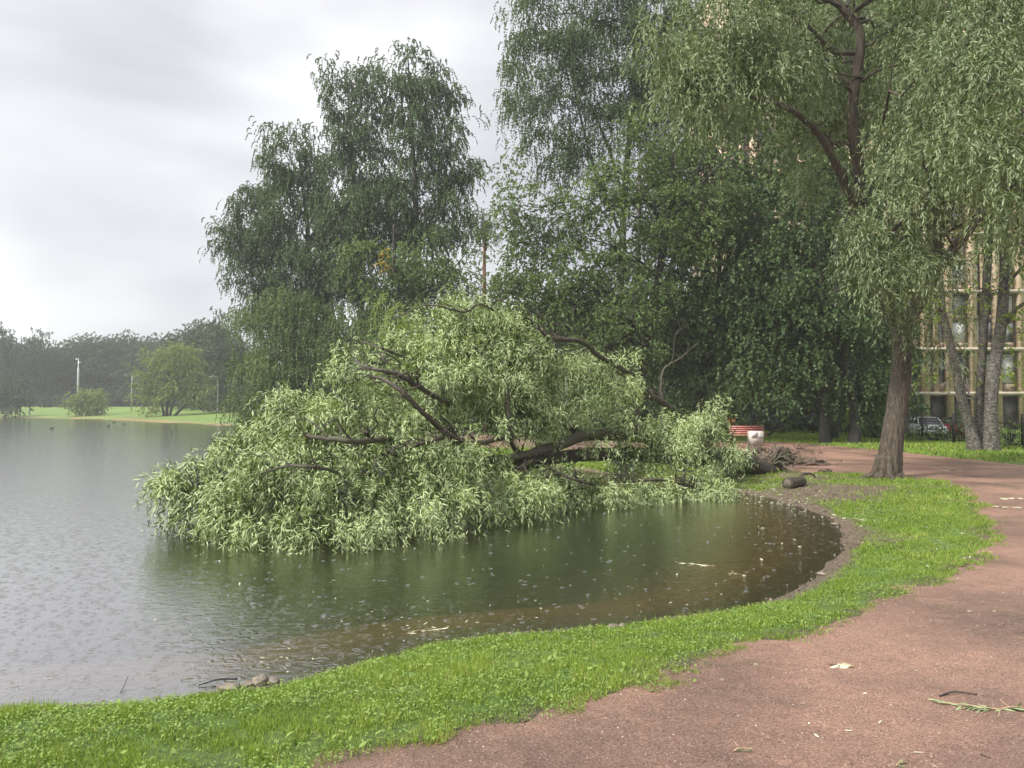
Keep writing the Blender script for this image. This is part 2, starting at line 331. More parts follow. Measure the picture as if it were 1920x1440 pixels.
m2 = nt.nodes.new('ShaderNodeMixRGB'); m2.blend_type = 'MULTIPLY'; m2.inputs[0].default_value = 1; L(m1.outputs[0], m2.inputs[1]); L(r3.outputs[0], m2.inputs[2])
b = nt.nodes.new('ShaderNodeBsdfPrincipled'); L(m2.outputs[0], b.inputs['Base Color'])
rr = nt.nodes.new('ShaderNodeMapRange'); L(nA.outputs[0], rr.inputs[0]); rr.inputs['From Min'].default_value = 0.35; rr.inputs['From Max'].default_value = 0.65; rr.inputs['To Min'].default_value = 0.26; rr.inputs['To Max'].default_value = 0.75
L(rr.outputs[0], b.inputs['Roughness'])
bp = nt.nodes.new('ShaderNodeBump'); bp.inputs['Strength'].default_value = 0.9; bp.inputs['Distance'].default_value = 0.012; L(nB.outputs[0], bp.inputs['Height'])
bp2 = nt.nodes.new('ShaderNodeBump'); bp2.inputs['Strength'].default_value = 0.5; bp2.inputs['Distance'].default_value = 0.05; L(nC.outputs[0], bp2.inputs['Height']); L(bp.outputs[0], bp2.inputs['Normal'])
L(bp2.outputs[0], b.inputs['Normal']); L(b.outputs[0], o.inputs[0]); M['path'] = m
pdn = pd + 0.34*(vnoise(gx, gy, 0.6, 14)-0.5) + 0.16*(vnoise(gx, gy, 0.2, 22)-0.5)
cell_in = (pdn[GF].min(1) < 0.0) & (gs[GF].min(1) > 0.25) & ~((pdn[GF].max(1) > 1.5))
P2 = pdn.reshape(GX.shape); gyy, gxx = np.gradient(P2, ys, xs); gg = gxx**2+gyy**2+0.05
mvx = (gx-(gxx/gg).ravel()*np.maximum(pdn, 0)); mvy = (gy-(gyy/gg).ravel()*np.maximum(pdn, 0))
lim_ = 0.10+0.012*np.abs(gy); mvx = np.clip(mvx, gx-lim_, gx+lim_); mvy = np.clip(mvy, gy-lim_, gy+lim_)
# keep only cells near the scene (the rest of the sheet is ground)
used = np.unique(GF[cell_in]); remap = -np.ones(len(gx), int); remap[used] = np.arange(len(used))
edge_fade = 0.006 - 0.004*(pdn[used] > -0.12)
pathV = np.stack([mvx, mvy, np.where(pdn > 0, hgt(mvx, mvy), gh)], 1)[used]; pathV[:,2] += edge_fade
PF = remap[GF[cell_in]]
path = raw_mesh('path', pathV, np.full(len(PF), 4), PF, M['path'], smooth=True); tag(path, kind='structure')

# water: rain-pocked sheet
m, nt, o = new_mat('water'); L = nt.links.new
fr = nt.nodes.new('ShaderNodeFresnel'); fr.inputs['IOR'].default_value = 1.333
gl = nt.nodes.new('ShaderNodeBsdfGlossy'); gl.inputs['Roughness'].default_value = 0.07; gl.inputs[0].default_value = (0.97,0.97,0.97,1)
tr = nt.nodes.new('ShaderNodeBsdfTransparent'); tr.inputs[0].default_value = (0.82,0.70,0.52,1)
df = nt.nodes.new('ShaderNodeBsdfDiffuse'); df.inputs[0].default_value = (0.032,0.026,0.013,1)
mt = nt.nodes.new('ShaderNodeMixShader'); mt.inputs[0].default_value = 0.12; L(tr.outputs[0], mt.inputs[1]); L(df.outputs[0], mt.inputs[2])
mf = nt.nodes.new('ShaderNodeMixShader'); pw = nt.nodes.new('ShaderNodeMath'); pw.operation = 'POWER'; L(fr.outputs[0], pw.inputs[0]); pw.inputs[1].default_value = 0.34; L(pw.outputs[0], mf.inputs[0]); L(mt.outputs[0], mf.inputs[1]); L(gl.outputs[0], mf.inputs[2]); L(mf.outputs[0], o.inputs[0])
tcn = nt.nodes.new('ShaderNodeTexCoord')
def rings(scale, amp, seed):
    mpn = nt.nodes.new('ShaderNodeMapping'); mpn.inputs['Location'].default_value = (seed, seed*1.7, 0); L(tcn.outputs['Object'], mpn.inputs[0])
    v = nt.nodes.new('ShaderNodeTexVoronoi'); v.voronoi_dimensions = '2D'; v.inputs['Scale'].default_value = scale; v.inputs['Randomness'].default_value = 1; L(mpn.outputs[0], v.inputs['Vector'])
    s1 = nt.nodes.new('ShaderNodeMath'); s1.operation = 'MULTIPLY'; L(v.outputs['Distance'], s1.inputs[0]); s1.inputs[1].default_value = 34
    s2 = nt.nodes.new('ShaderNodeMath'); s2.operation = 'SINE'; L(s1.outputs[0], s2.inputs[0])
    fo = nt.nodes.new('ShaderNodeMapRange'); L(v.outputs['Distance'], fo.inputs[0]); fo.inputs['From Min'].default_value = 0.0; fo.inputs['From Max'].default_value = 0.42; fo.inputs['To Min'].default_value = 1; fo.inputs['To Max'].default_value = 0
    s3 = nt.nodes.new('ShaderNodeMath'); s3.operation = 'MULTIPLY'; L(s2.outputs[0], s3.inputs[0]); L(fo.outputs[0], s3.inputs[1])
    s4 = nt.nodes.new('ShaderNodeMath'); s4.operation = 'MULTIPLY'; L(s3.outputs[0], s4.inputs[0]); s4.inputs[1].default_value = amp; return s4
ra = rings(3.2, 0.5, 0); rb = rings(6.5, 0.30, 5.3)
nw = nt.nodes.new('ShaderNodeTexNoise'); nw.inputs['Scale'].default_value = 5.5; nw.inputs['Detail'].default_value = 5; nw.inputs['Roughness'].default_value = 0.6
mpw = nt.nodes.new('ShaderNodeMapping'); mpw.inputs['Scale'].default_value = (1, 1.7, 1); mpw.inputs['Rotation'].default_value = (0,0,0.3); L(tcn.outputs['Object'], mpw.inputs[0]); L(mpw.outputs[0], nw.inputs['Vector'])
nl = nt.nodes.new('ShaderNodeTexNoise'); nl.inputs['Scale'].default_value = 0.5; nl.inputs['Detail'].default_value = 2; L(tcn.outputs['Object'], nl.inputs['Vector'])
ad = nt.nodes.new('ShaderNodeMath'); L(ra.outputs[0], ad.inputs[0]); L(rb.outputs[0], ad.inputs[1])
ad2 = nt.nodes.new('ShaderNodeMath'); ad2.operation = 'MULTIPLY_ADD'; L(nw.outputs[0], ad2.inputs[0]); ad2.inputs[1].default_value = 2.6; L(ad.outputs[0], ad2.inputs[2])
bp = nt.nodes.new('ShaderNodeBump'); bp.inputs['Strength'].default_value = 0.48; bp.inputs['Distance'].default_value = 0.007; L(ad2.outputs[0], bp.inputs['Height'])
for q in (fr, gl): L(bp.outputs[0], q.inputs['Normal'])
M['water'] = m
wp = SH[:-1]
wc = (gs < 0.9)[GF].all(1)
used = np.unique(GF[wc]); remap = -np.ones(len(gx), int); remap[used] = np.arange(len(used))
wv = np.stack([gx, gy, gx*0], 1)[used]; WF = remap[GF[wc]]
water = raw_mesh('water', wv, np.full(len(WF), 4), WF, M['water'], smooth=True); tag(water, kind='structure')

# ---------------------------------------------------------------- foliage machinery
def norm(a): return a/(np.linalg.norm(a, axis=-1, keepdims=True)+1e-9)
def leaf_obj(name, Pn, D, Nn, Ln, Wd, var, mat, parent=None, shape='rhomb', curl=0.15):
    D = norm(D); S = norm(np.cross(D, Nn)); Nn = np.cross(S, D); n = len(Pn)
    Ln = np.broadcast_to(Ln, (n,))[:,None]; Wd = np.broadcast_to(Wd, (n,))[:,None]
    if shape == 'rhomb':
        V = np.stack([Pn, Pn+D*Ln*.45+S*Wd/2, Pn+D*Ln-Nn*Ln*curl, Pn+D*Ln*.45-S*Wd/2], 1).reshape(-1,3)
        base = np.arange(n)[:,None]*4; idx = base+np.arange(4)[None,:]; sizes = np.full(n, 4); va = var
    elif shape == 'lance':
        V = np.stack([Pn, Pn+D*Ln*.28+S*Wd*.5-Nn*Ln*curl*.1, Pn+D*Ln*.28-S*Wd*.5-Nn*Ln*curl*.1, Pn+D*Ln*.66+S*Wd*.38-Nn*Ln*curl*.5, Pn+D*Ln*.66-S*Wd*.38-Nn*Ln*curl*.5, Pn+D*Ln*.97-Nn*Ln*curl*1.2], 1).reshape(-1,3)
        base = np.arange(n)[:,None]*6; idx = base+np.array([0,2,1, 1,2,4,3, 3,4,5])[None,:]; sizes = np.tile([3,4,3], n); va = np.repeat(var, 3)
    elif shape == 'oval':
        V = np.stack([Pn, Pn+D*Ln*.3+S*Wd*.46+Nn*Ln*.03, Pn+D*Ln*.3-S*Wd*.46+Nn*Ln*.03, Pn+D*Ln*.72+S*Wd*.42-Nn*Ln*curl*.4, Pn+D*Ln*.72-S*Wd*.42-Nn*Ln*curl*.4, Pn+D*Ln-Nn*Ln*curl], 1).reshape(-1,3)
        base = np.arange(n)[:,None]*6; idx = base+np.array([0,2,1, 1,2,4,3, 3,4,5])[None,:]; sizes = np.tile([3,4,3], n); va = np.repeat(var, 3)
    elif shape == 'blade':
        V = np.stack([Pn-S*Wd/2, Pn+S*Wd/2, Pn+D*Ln*.55+S*Wd*.4-Nn*Ln*curl*.3, Pn+D*Ln*.55-S*Wd*.4-Nn*Ln*curl*.3, Pn+D*Ln*.95-Nn*Ln*curl*1.1], 1).reshape(-1,3)
        base = np.arange(n)[:,None]*5; idx = base+np.array([0,1,2,3, 3,2,4])[None,:]; sizes = np.tile([4,3], n); va = np.repeat(var, 2)
    return raw_mesh(name, V, sizes, idx.ravel(), mat, parent, var=va)
def lobe_world(l):
    """lobe (px,py,rx_px,ry_px,Y[,depth radius m]) -> centre, radii in metres"""
    c = P(l[0], l[1], l[4]); k = l[4]/F
    rx, rz = l[2]*k, l[3]*k; ry = l[5] if len(l) > 5 else 0.5*(rx+rz)
    return c, np.array((rx, ry, rz))
def foliage(lobes, leafL, leafW, cover=3.0, cl_r=0.7, strand=0.8, droop=1.0, per=9, spread=0.6, up=0.55, minz=None, lvar=0.25, dens=None, splay=0.7, shell=0.42, wpow=0.8, jit=0.2):
    """leaves in strands in clusters in lobes. returns dict of arrays + cluster centres"""
    Ps, Ds, Ns, Ls, Vs, C = [], [], [], [], [], []
    for li, l in enumerate(lobes):
        c, R = lobe_world(l)
        cv = cover*(l[6] if len(l) > 6 else 1.0)
        area = PI*R[0]*R[2]; nleaf = int(cv*area/(0.30*leafL*leafW)); ns = max(3, nleaf//per)
        ncl = max(3, int(area/(cl_r**2)*1.1*(0.6+0.4*R[1]/max(R[0],.1))))
        d = norm(rng.standard_normal((ncl,3))); rr = rng.random(ncl)**shell
        cc = c + d*R*rr[:,None]*(1+jit*rng.standard_normal((ncl,1)))
        C.append(cc)
        wgt = rng.random(ncl)**wpow+0.06
        k = rng.choice(ncl, ns, p=wgt/wgt.sum())
        off = rng.standard_normal((ns,3))*cl_r*np.array((spread, spread, spread*0.7))
        st = cc[k]+off
        cvar = rng.random(ncl)
        od = norm(norm(st-c)*0.7 + norm(rng.standard_normal((ns,3)))*0.8 + np.array((0,0,0.15)))
        sl = strand*(0.5+rng.random(ns))
        t = (np.arange(per)[None,:]+rng.random((ns,per))*0.9)/per
        pos = st[:,None,:] + od[:,None,:]*(sl[:,None]*t*(1-0.45*droop*t))[...,None]
        pos[...,2] -= droop*sl[:,None]*0.85*t**1.7
        tan = od[:,None,:]*(1-0.9*droop*t)[...,None] + np.array((0,0,-1))*(droop*1.4*t)[...,None]
        tan = norm(tan)
        side = norm(rng.standard_normal((ns,per,3)))
        D = norm(tan*0.9 + side*splay)
        Nn = norm(rng.standard_normal((ns,per,3))*0.8 + np.array((0,0,up)) + 0.4*od[:,None,:])
        v = np.clip(0.5*cvar[k][:,None]+0.5*rng.random((ns,per)), 0, 1)
        ll = leafL*(1-lvar+2*lvar*rng.random((ns,per)))
        Ps.append(pos.reshape(-1,3)); Ds.append(D.reshape(-1,3)); Ns.append(Nn.reshape(-1,3)); Ls.append(ll.ravel()); Vs.append(v.ravel())
    A = [np.concatenate(q) for q in (Ps, Ds, Ns, Ls, Vs)]
    if minz is not None:
        # what would hang under the surface floats on it instead
        low = A[0][:,2] < minz; keep = ~(A[0][:,2] < minz-0.16) & ~(low & (rng.random(len(low)) < 0.45))
        A[0][low,2] = minz + rng.random(low.sum())*0.03
        A[1][low,2] *= 0.08; A[2][low] = norm(A[2][low]*0.3+np.array((0,0,1.0)))
        A = [q[keep] for q in A]
    return A, np.concatenate(C)
def arc(a, b, sag=0.1, n=7, wob=0.05):
    a = np.asarray(a, float); b = np.asarray(b, float); t = np.linspace(0,1,n)[:,None]
    L_ = np.linalg.norm(b-a); p = a+(b-a)*t; p[:,2] += (sag*L_*4*t*(1-t))[:,0]
    p[1:-1] += rng.standard_normal((n-2,3))*wob*L_*0.35; return p
def branch_set(mb, spine, rads, targets, k=0.3, nmax=60, n=6, sag=0.04):
    """limbs from the spine to a choice of cluster centres"""
    spine = np.asarray(spine); tg = targets[rng.permutation(len(targets))[:nmax]]
    for q in tg:
        hz = q[2]-0.35*np.linalg.norm(spine[:,:2]-q[:2], axis=1).min() - 0.3
        dd = np.abs(spine[:,2]-hz)+0.25*np.linalg.norm(spine[:,:2]-q[:2], axis=1); i = int(np.argmin(dd*(0.6+0.8*rng.random(len(dd)))))
        L_ = np.linalg.norm(q-spine[i]); r0 = min(rads[i]*0.6, 0.012*L_+0.015)
        pp_ = arc(spine[i], q, sag+0.06*rng.random(), 8, 0.13); mb.tube(pp_, np.linspace(r0, 0.010, 8), n, cap=False)
        if L_ > 1.2:
            for e_ in (3, 5):
                mb.tube(arc(pp_[e_], pp_[e_]+rng.normal(0, 0.22, 3)*L_+np.array((0,0,0.05*L_)), 0.05, 6, 0.16), np.linspace(r0*0.4, 0.007, 6), 5, cap=False)
def tree(name, label, cat, trunks, lobes, leafm, barkm, leafL, leafW, shape='rhomb', group=None, nbr=50, trunk_n=12, rough=0.03, br_smooth=True, carve=None, **kw):
    """trunks: list of lists of (px,py,Y,r)"""
    x, y = trunks[0][0][0], trunks[0][0][2]
    t0 = P(trunks[0][0][0], trunks[0][0][1], trunks[0][0][2]); base = (t0[0], t0[1], gz(t0[0], t0[1]))
    root = empty(name, base); tag(root, label, cat, group)
    A, C = foliage(lobes, leafL, leafW, **kw)
    if carve:
        for ci, cr in carve:
            cp = spline(np.array([P(a, b_, c_) for a, b_, c_, r in trunks[ci]]), 40)
            q = A[0]; dmin = np.full(len(q), 99.0)
            for c_ in cp: dmin = np.minimum(dmin, ((q[:,0]-c_[0])**2+(q[:,2]-c_[2])**2+(0.16*(q[:,1]-c_[1]))**2)**0.5+np.where(q[:,1] > c_[1]+0.3, 9, 0))
            mk_ = dmin > cr*(0.5+rng.random(len(dmin))); A = [u_[mk_] for u_ in A]
    allsp, allr = [], []
    for ti, tk in enumerate(trunks):
        pts = np.array([P(a, b_, c_) for a, b_, c_, r in tk]); rad = np.array([r for *_, r in tk])
        if ti == 0 or tk[0][1] > 760:
            pts[0,2] = gz(pts[0,0], pts[0,1])-0.15
        sp = spline(np.hstack([pts, rad[:,None]]), 110 if (trunk_n >= 40 and ti == 0) else max(10, 5*len(tk)+4)); rr = np.maximum(sp[:,3], 0.01); sp = sp[:,:3]
        mbt = MB().tube(sp, rr, trunk_n, rough); mbt.build('trunk' if ti == 0 or tk[0][1] > 760 else 'limb', barkm, root, smooth=True)
        allsp.append(sp); allr.append(rr)
    if nbr:
        mb = MB(); branch_set(mb, np.vstack(allsp), np.concatenate(allr), C, nmax=nbr); mb.build('branches', barkm, root, smooth=True)
    leaf_obj('crown', A[0], A[1], A[2], A[3], leafW, A[4], leafm, root, shape)
    return root

# ---------------------------------------------------------------- fallen willow
FT = G(1432, 882)
fallen = empty('fallen_willow', (FT[0], FT[1], FT[2]))
tag(fallen, 'uprooted willow toppled across the bank, its leafy crown spread on the water', 'fallen tree')
def limb(name, pts, n=14, rough=0.05, seg=26, mat='bark_wet', parent=None, dy=0.0):
    m_ = len(pts)-1; pp = np.array([(*P(a, b_, c_-((dy*1.3+0.2*(dy > 0))*math.sin(PI*i_/m_)**0.5-(0.2*dy if i_ == 0 else -0.3*dy if i_ == m_ else 0))), r) for i_, (a, b_, c_, r) in enumerate(pts)]); sp = spline(pp, seg)
    sp[:,:3] += rng.standard_normal((seg,3))*0.16*np.minimum(sp[:,3:4], 0.06)
    mb = MB().tube(sp[:,:3], np.maximum(sp[:,3], 0.006), n, rough)
    if name == 'limb':
        Lt = np.linalg.norm(sp[-1,:3]-sp[0,:3])
        for k in range(9 if n <= 10 else 7):
            i_ = int(rng.integers(2, seg-1)); a_ = sp[i_,:3]; d_ = norm(sp[min(i_+1,seg-1),:3]-sp[i_-1,:3])
            l_ = (0.25+0.75*rng.random())*min(1.2, 0.35*Lt+0.25); e_ = a_+(d_*0.8+norm(rng.standard_normal(3))*0.75+np.array((0,0,0.1)))*l_
            q_ = arc(a_, e_, 0.1, 8, 0.14); r_ = min(0.5*sp[i_,3], 0.022)
            mb.tube(q_, np.linspace(r_, 0.004, 8), 6, cap=False)
            mb.tube(arc(q_[4], q_[4]+(d_*0.4+norm(rng.standard_normal(3))*0.7)*l_*0.5, 0.1, 6, 0.14), np.linspace(r_*0.5, 0.003, 6), 5, cap=False)
    return mb.build(name, M[mat], parent or fallen, smooth=True)
limb('trunk', [(1442,888,22.8,.30),(1405,872,22.2,.33),(1370,862,21.6,.30),(1310,858,20.8,.27),(1250,853,20,.22),(1150,852,19,.175),(1060,856,18,.15),(980,868,17,.16),(880,872,16,.12),(760,862,15,.07)], 48, 0.05, 150)
limb('broken_limb', [(1392,868,22,.22),(1372,876,21.4,.21),(1352,890,20.6,.20),(1336,900,19.8,.20)], 16, 0.08, 18)
limb('limb', [(1250,850,20,.13),(1215,824,19.4,.13),(1160,817,18.8,.13),(1095,818,17.9,.125),(1040,838,16.7,.115),(980,855,15.8,.10),(930,862,15.1,.085),(860,858,14.3,.06),(800,840,13.8,.035)], 14, 0.06, 40, dy=0.0)
limb('limb', [(1092,815,18.1,.10),(1050,790,18.3,.085),(1000,765,18.6,.07),(970,730,18.6,.05),(958,660,18.5,.03)], 10, 0.06, dy=0.7)
limb('limb', [(1310,800,21,.10),(1240,755,20.6,.09),(1205,738,20.2,.08),(1170,722,19.8,.06),(1120,715,19.4,.03)], 10, dy=0.5)
limb('limb', [(1250,850,20,.10),(1244,780,20.5,.06),(1242,700,20.6,.035),(1275,672,20.7,.022),(1312,640,20.8,.01)], 8)
limb('limb', [(1180,700,18.9,.05),(1120,665,18.5,.06),(1090,640,18.2,.06),(1030,632,17.9,.055),(1010,610,17.8,.05),(985,597,17.6,.045),(930,596,17.4,.03)], 8, dy=0.5)
limb('limb', [(1100,655,18.5,.045),(1050,668,18.2,.04),(1000,678,18,.03)], 8)
limb('limb', [(1000,862,16.9,.07),(965,842,16.5,.05),(955,800,16.4,.05),(950,720,16.6,.045),(945,650,16.8,.03)], 8, dy=0.6)
limb('limb', [(990,815,16.9,.05),(940,822,16,.05),(880,832,15.2,.05),(845,818,14.9,.045),(790,832,14.4,.035),(740,850,14,.02)], 8, dy=0.8)
limb('limb', [(1020,855,17,.07),(985,872,16,.045),(950,890,15.2,.03)], 8, dy=0.4)
limb('limb', [(900,870,15.4,.07),(820,800,14.8,.05),(760,740,14.6,.045),(720,712,14.6,.035),(690,705,14.5,.02)], 8, dy=0.9)
limb('limb', [(850,760,15,.045),(800,735,14.8,.05),(740,700,14.5,.045),(690,690,14.3,.03),(660,672,14.2,.015)], 8, dy=1.0)
limb('limb', [(730,822,14,.06),(680,828,13.8,.05),(620,822,13.6,.045),(575,818,13.4,.025)], 8, dy=1.1)
limb('limb', [(645,890,12.6,.032),(600,878,12.5,.028),(540,874,12.4,.022),(480,890,12.4,.012)], 7, dy=0.7)
limb('limb', [(940,590,17.2,.035),(900,570,17,.03),(870,585,16.8,.025),(800,572,16.6,.018),(735,600,16.5,.012)], 7, dy=0.7)
limb('limb', [(760,670,15,.03),(720,655,14.8,.022),(680,640,14.7,.012)], 6, dy=0.7)
limb('limb', [(1120,910,16.6,.035),(1080,900,16.2,.03),(1040,885,16,.02)], 7, dy=0.5)
limb('limb', [(1350,905,19,.05),(1300,912,18.2,.04),(1240,900,17.4,.035),(1150,905,16.6,.02)], 8)
limb('limb', [(1395,880,22,.07),(1375,830,21.6,.05),(1352,790,21.2,.035),(1330,770,20.9,.02)], 8)
lob = [(368,925,78,72,13.0),(330,920,36,42,13.2),(430,860,70,55,13.6),(470,920,100,80,12.7),(430,985,75,32,12.3),(560,985,90,35,11.8),(620,1000,65,22,11.6),(560,900,110,85,12.7),
       (560,785,70,42,14.2),(510,800,45,35,14.2),(640,790,95,65,14.2),(680,900,120,95,13.2),(760,950,110,60,12.8),(870,960,90,38,13.2),(655,655,26,20,14.6,.4,.5),(632,705,30,22,14.6,.5,.6),(700,725,45,40,14.7,.8,.7),
       (800,830,110,85,14.4),(800,720,85,70,15.4),(830,640,75,50,16.2),(900,690,110,90,16.2),(870,590,50,28,16.8),(945,600,50,35,17),(980,680,65,70,17.2),(1040,700,35,55,17.8,1,.8),(960,770,85,60,16.6),(870,885,100,50,14.2),
       (950,925,90,45,14.6),(1040,915,80,38,15.8),(1060,790,60,45,19,1.2,.55),(1110,680,34,28,18.6,.7,.7),(1165,700,36,40,19,.8,.9),(1150,745,70,30,19.4,1,.55),(1130,925,85,26,16.4),
       (1200,870,55,38,19,1,.75),(1230,935,80,22,17.2),(1310,928,70,26,18),(1250,810,62,38,19.6,1,.85),(1325,790,45,42,20.6,.9,.75),(1330,835,45,30,20.4,.8,.7),(1345,760,18,16,20.8,.4,.5),(1290,880,50,30,18.8,.9,.6),(1270,835,50,32,19.2,.9,.8),(1195,800,42,24,18.4,.6,.6),(1190,845,40,26,18.2,.6,.5),(1130,850,30,22,17.4,.5,.35),(1350,935,45,14,18)]
A, C = foliage(lob, 0.122, 0.0155, cover=2.15, cl_r=0.36, strand=0.42, droop=0.95, per=9, spread=0.42, up=0.8, minz=0.012, splay=0.85, wpow=1.3, shell=0.38)
leaf_obj('crown', A[0], A[1], A[2], A[3], 0.0172, A[4], M['leaf_fallen'], fallen, 'lance', 0.16)
skel = np.array([P(a, b_, c_) for a, b_, c_ in [(1250,853,20),(1150,852,19),(1060,856,18),(980,868,17),(880,872,16),(760,862,15),(480,890,12.9),(560,960,12.2),(620,930,12.6),(700,880,13.2),(800,940,13.3),(400,930,13),(540,820,14),(640,780,14.2),(870,640,16.4),(940,640,17),(940,760,16.4),(860,700,16),(1050,900,15.9),(1160,905,16.6),(1280,900,18),(1320,830,20.4),(1160,817,18.8),(1040,838,17.4),(900,862,16),(820,800,14.8),(740,700,14.5),(955,800,16.4),(950,700,16.6),(680,828,13.8),(600,878,12.5),(1050,790,18.3),(1030,632,17.9),(850,818,14.9)]])
mb = MB()
for q in C[rng.permutation(len(C))[:900]]:
    i = int(np.argmin(np.linalg.norm(skel-q, axis=1))); L_ = np.linalg.norm(skel[i]-q)
    if L_ > 1.7 or q[2] < 0.1: continue
    mb.tube(arc(skel[i]+rng.normal(0,.15,3), q, 0.12, 8, 0.16), np.linspace(0.007*L_+0.007, 0.004, 8), 5, cap=False)
mb.build('twigs', M['bark_dark'], fallen, smooth=True)
lobw = [(760,640,32,60,17.6,.8),(745,600,20,28,17.6,.5),(800,600,40,22,17.8,.6),(858,560,24,30,18,.5),(925,578,48,20,18,.6),(745,690,45,50,17,.8),(700,760,30,30,16,.6,.4)]
A, C = foliage(lobw, 0.10, 0.018, cover=1.8, cl_r=0.3, strand=0.95, droop=1.25, per=22, spread=0.45, up=0.3, splay=0.28)
leaf_obj('drooping_crown', A[0], A[1], A[2], A[3], 0.018, A[4], M['leaf_weep'], fallen, 'rhomb', 0.1)
# root plate on the trunk end
mb = MB()
c = P(1448,868,23.2)
for k in range(26):
    th = rng.random()*2*PI; q = c+np.array((0.25+0.3*rng.random(), 0.55*math.cos(th)*(.6+.6*rng.random()), 0.5*math.sin(th)*(.5+.6*rng.random())+0.05))
    mb.tube(arc(c+(q-c)*0.1, q, 0.15, 7, 0.12), np.linspace(0.06, 0.008, 7), 6)
mb.tube(arc(P(1402,862,22.4), P(1404,834,22.5), 0.03, 6, 0.06), np.linspace(0.035,0.025,6), 7)
mb.tube(arc(P(1416,856,22.4), P(1422,828,22.7), 0.1, 6, 0.1), np.linspace(0.03,0.01,6), 7)
mb.tube(arc(P(1416,852,22.4), P(1398,828,22.7), 0.1, 6, 0.1), np.linspace(0.02,0.006,6), 7)
mb.build('roots', M['bark_wet'], fallen, smooth=True)

# splintered butt of the trunk
mb = MB(); bt_ = P(1440,886,22.8); ax_ = norm(P(1442,888,22.8)-P(1405,872,22.2))
for k in range(34):
    th = rng.random()*6.28; rr_ = 0.27*rng.random()**0.5; o_ = np.array((0, math.cos(th)*rr_, math.sin(th)*rr_))
    mb.tube([bt_+o_-ax_*0.15, bt_+o_*1.05+ax_*(0.08+0.10*rng.random()), bt_+o_*1.15+ax_*(0.15+0.35*rng.random())+rng.normal(0,.02,3)], [0.05,0.035,0.006], 5)
mb.build('splinters', M['bark_wet'], fallen)

# soil heap torn up by the roots
def blob(name, c, R, mat, parent=None, nu=40, nv=18, amp=0.25, sc=0.3, flat=True, seed=0):
    u = np.linspace(0, 2*PI, nu, endpoint=False); v = np.linspace(0.02, PI/2 if flat else PI-0.02, nv)
    U, Vv = np.meshgrid(u, v); d = np.stack([np.cos(U)*np.sin(Vv), np.sin(U)*np.sin(Vv), np.cos(Vv)], -1)
    k = 1+amp*(vnoise(d[...,0]*1.0/sc+seed, d[...,1]/sc+d[...,2]*2/sc, 1.0, seed)-0.5)*2 + amp*0.5*(vnoise(d[...,0]*3/sc+9, d[...,1]*3/sc+d[...,2]*5/sc, 1.0, seed+1)-0.5)*2
    Vt = (d*k[...,None])*np.array(R)+np.array(c)
    f = []
    for i in range(nv-1):
        for j in range(nu):
            a_ = i*nu+j; b_ = i*nu+(j+1)%nu; f.append((a_, a_+nu, b_+nu, b_))
    f.append(tuple(range(nu)))
    if not flat: f.append(tuple((nv-1)*nu+q for q in range(nu))[::-1])
    mb = MB(); mb.add(Vt.reshape(-1,3), f); return mb.build(name, mat, parent, smooth=True)
M['soil'] = bark_mat('soil', (0.05,0.034,0.024), (0.17,0.12,0.085), 14, (1,1,1), 1.0, dist=0.05)
cm = G(1462,872)
soil = empty('soil_heap', tuple(cm)); tag(soil, 'heap of torn brown soil and thin roots beside the fallen trunk', 'soil heap')
blob('mound', (cm[0], cm[1]+0.3, cm[2]-0.05), (0.75,0.7,0.58), M['soil'], soil, 60, 30, 0.2, 0.45, seed=3)
blob('mound', (cm[0]-0.55, cm[1]+0.55, cm[2]-0.05), (0.55,0.5,0.55), M['soil'], soil, 50, 26, 0.35, 0.25, seed=8)
blob('mound', (cm[0]+1.0, cm[1]+0.1, cm[2]-0.05), (0.7,0.5,0.28), M['soil'], soil, 50, 22, 0.2, 0.5, seed=5)
for k in range(26):
    q_ = (cm[0]+rng.normal(0.1,0.75), cm[1]-0.35+rng.normal(0,0.3)); r_ = 0.05+0.10*rng.random()**2
    blob('clod', (q_[0], q_[1], gz(*q_)+r_*0.2), (r_*1.3, r_, r_*0.8), M['soil'], soil, 14, 9, 0.35, 0.5, False, seed=40+k)
mb = MB()
for k in range(60):
    q = np.array((cm[0]+rng.normal(0,0.6), cm[1]-0.2+rng.normal(0,0.3), cm[2]+0.15+0.45*rng.random())); e = q+np.array((rng.normal(0,0.3), rng.normal(-0.1,0.2), rng.normal(-0.1,0.2)))
    mb.tube(arc(q, e, 0.2, 6, 0.25), np.linspace(0.014,0.004,6), 5)
mb.build('roots', M['bark_wet'], soil, smooth=True)
# sawn log on the mud
lg = G(1490, 914)
log = empty('cut_log', tuple(lg)); tag(log, 'short dark sawn log lying on the muddy bank', 'log')
e1 = lg+np.array((-0.23,-0.12,0.10)); e2 = lg+np.array((0.30,0.25,0.13))
MB().tube(spline(np.array([e1,(e1+e2)/2+0.01,e2]),14), np.linspace(0.15,0.125,14), 48, 0.05).build('bark', M['bark_wet'], log, smooth=True)
ax = norm(e1-e2); MB().tube([e1+ax*0.001, e1+ax*0.006], [0.118,0.116], 22).build('cut_face', plain_mat('cut_face', (0.11,0.09,0.07), 0.8), log)
MB().tube(arc(lg+np.array((0.15,0.2,0.2)), lg+np.array((0.75,0.55,0.2)), 0.15, 8, 0.1), np.linspace(0.05,0.02,8), 9, 0.1).build('branch_stub', M['bark_wet'], log, smooth=True)
cl = G(1546, 886)
tag(blob('soil_clod', (cl[0], cl[1], cl[2]-0.02), (0.2,0.13,0.13), M['soil'], None, 30, 14, 0.4, 0.3, seed=12), 'small dark clod of earth on the path behind the log', 'soil clod')

# ---------------------------------------------------------------- standing trees
def T(*a, **k): return tree(*a, **k)
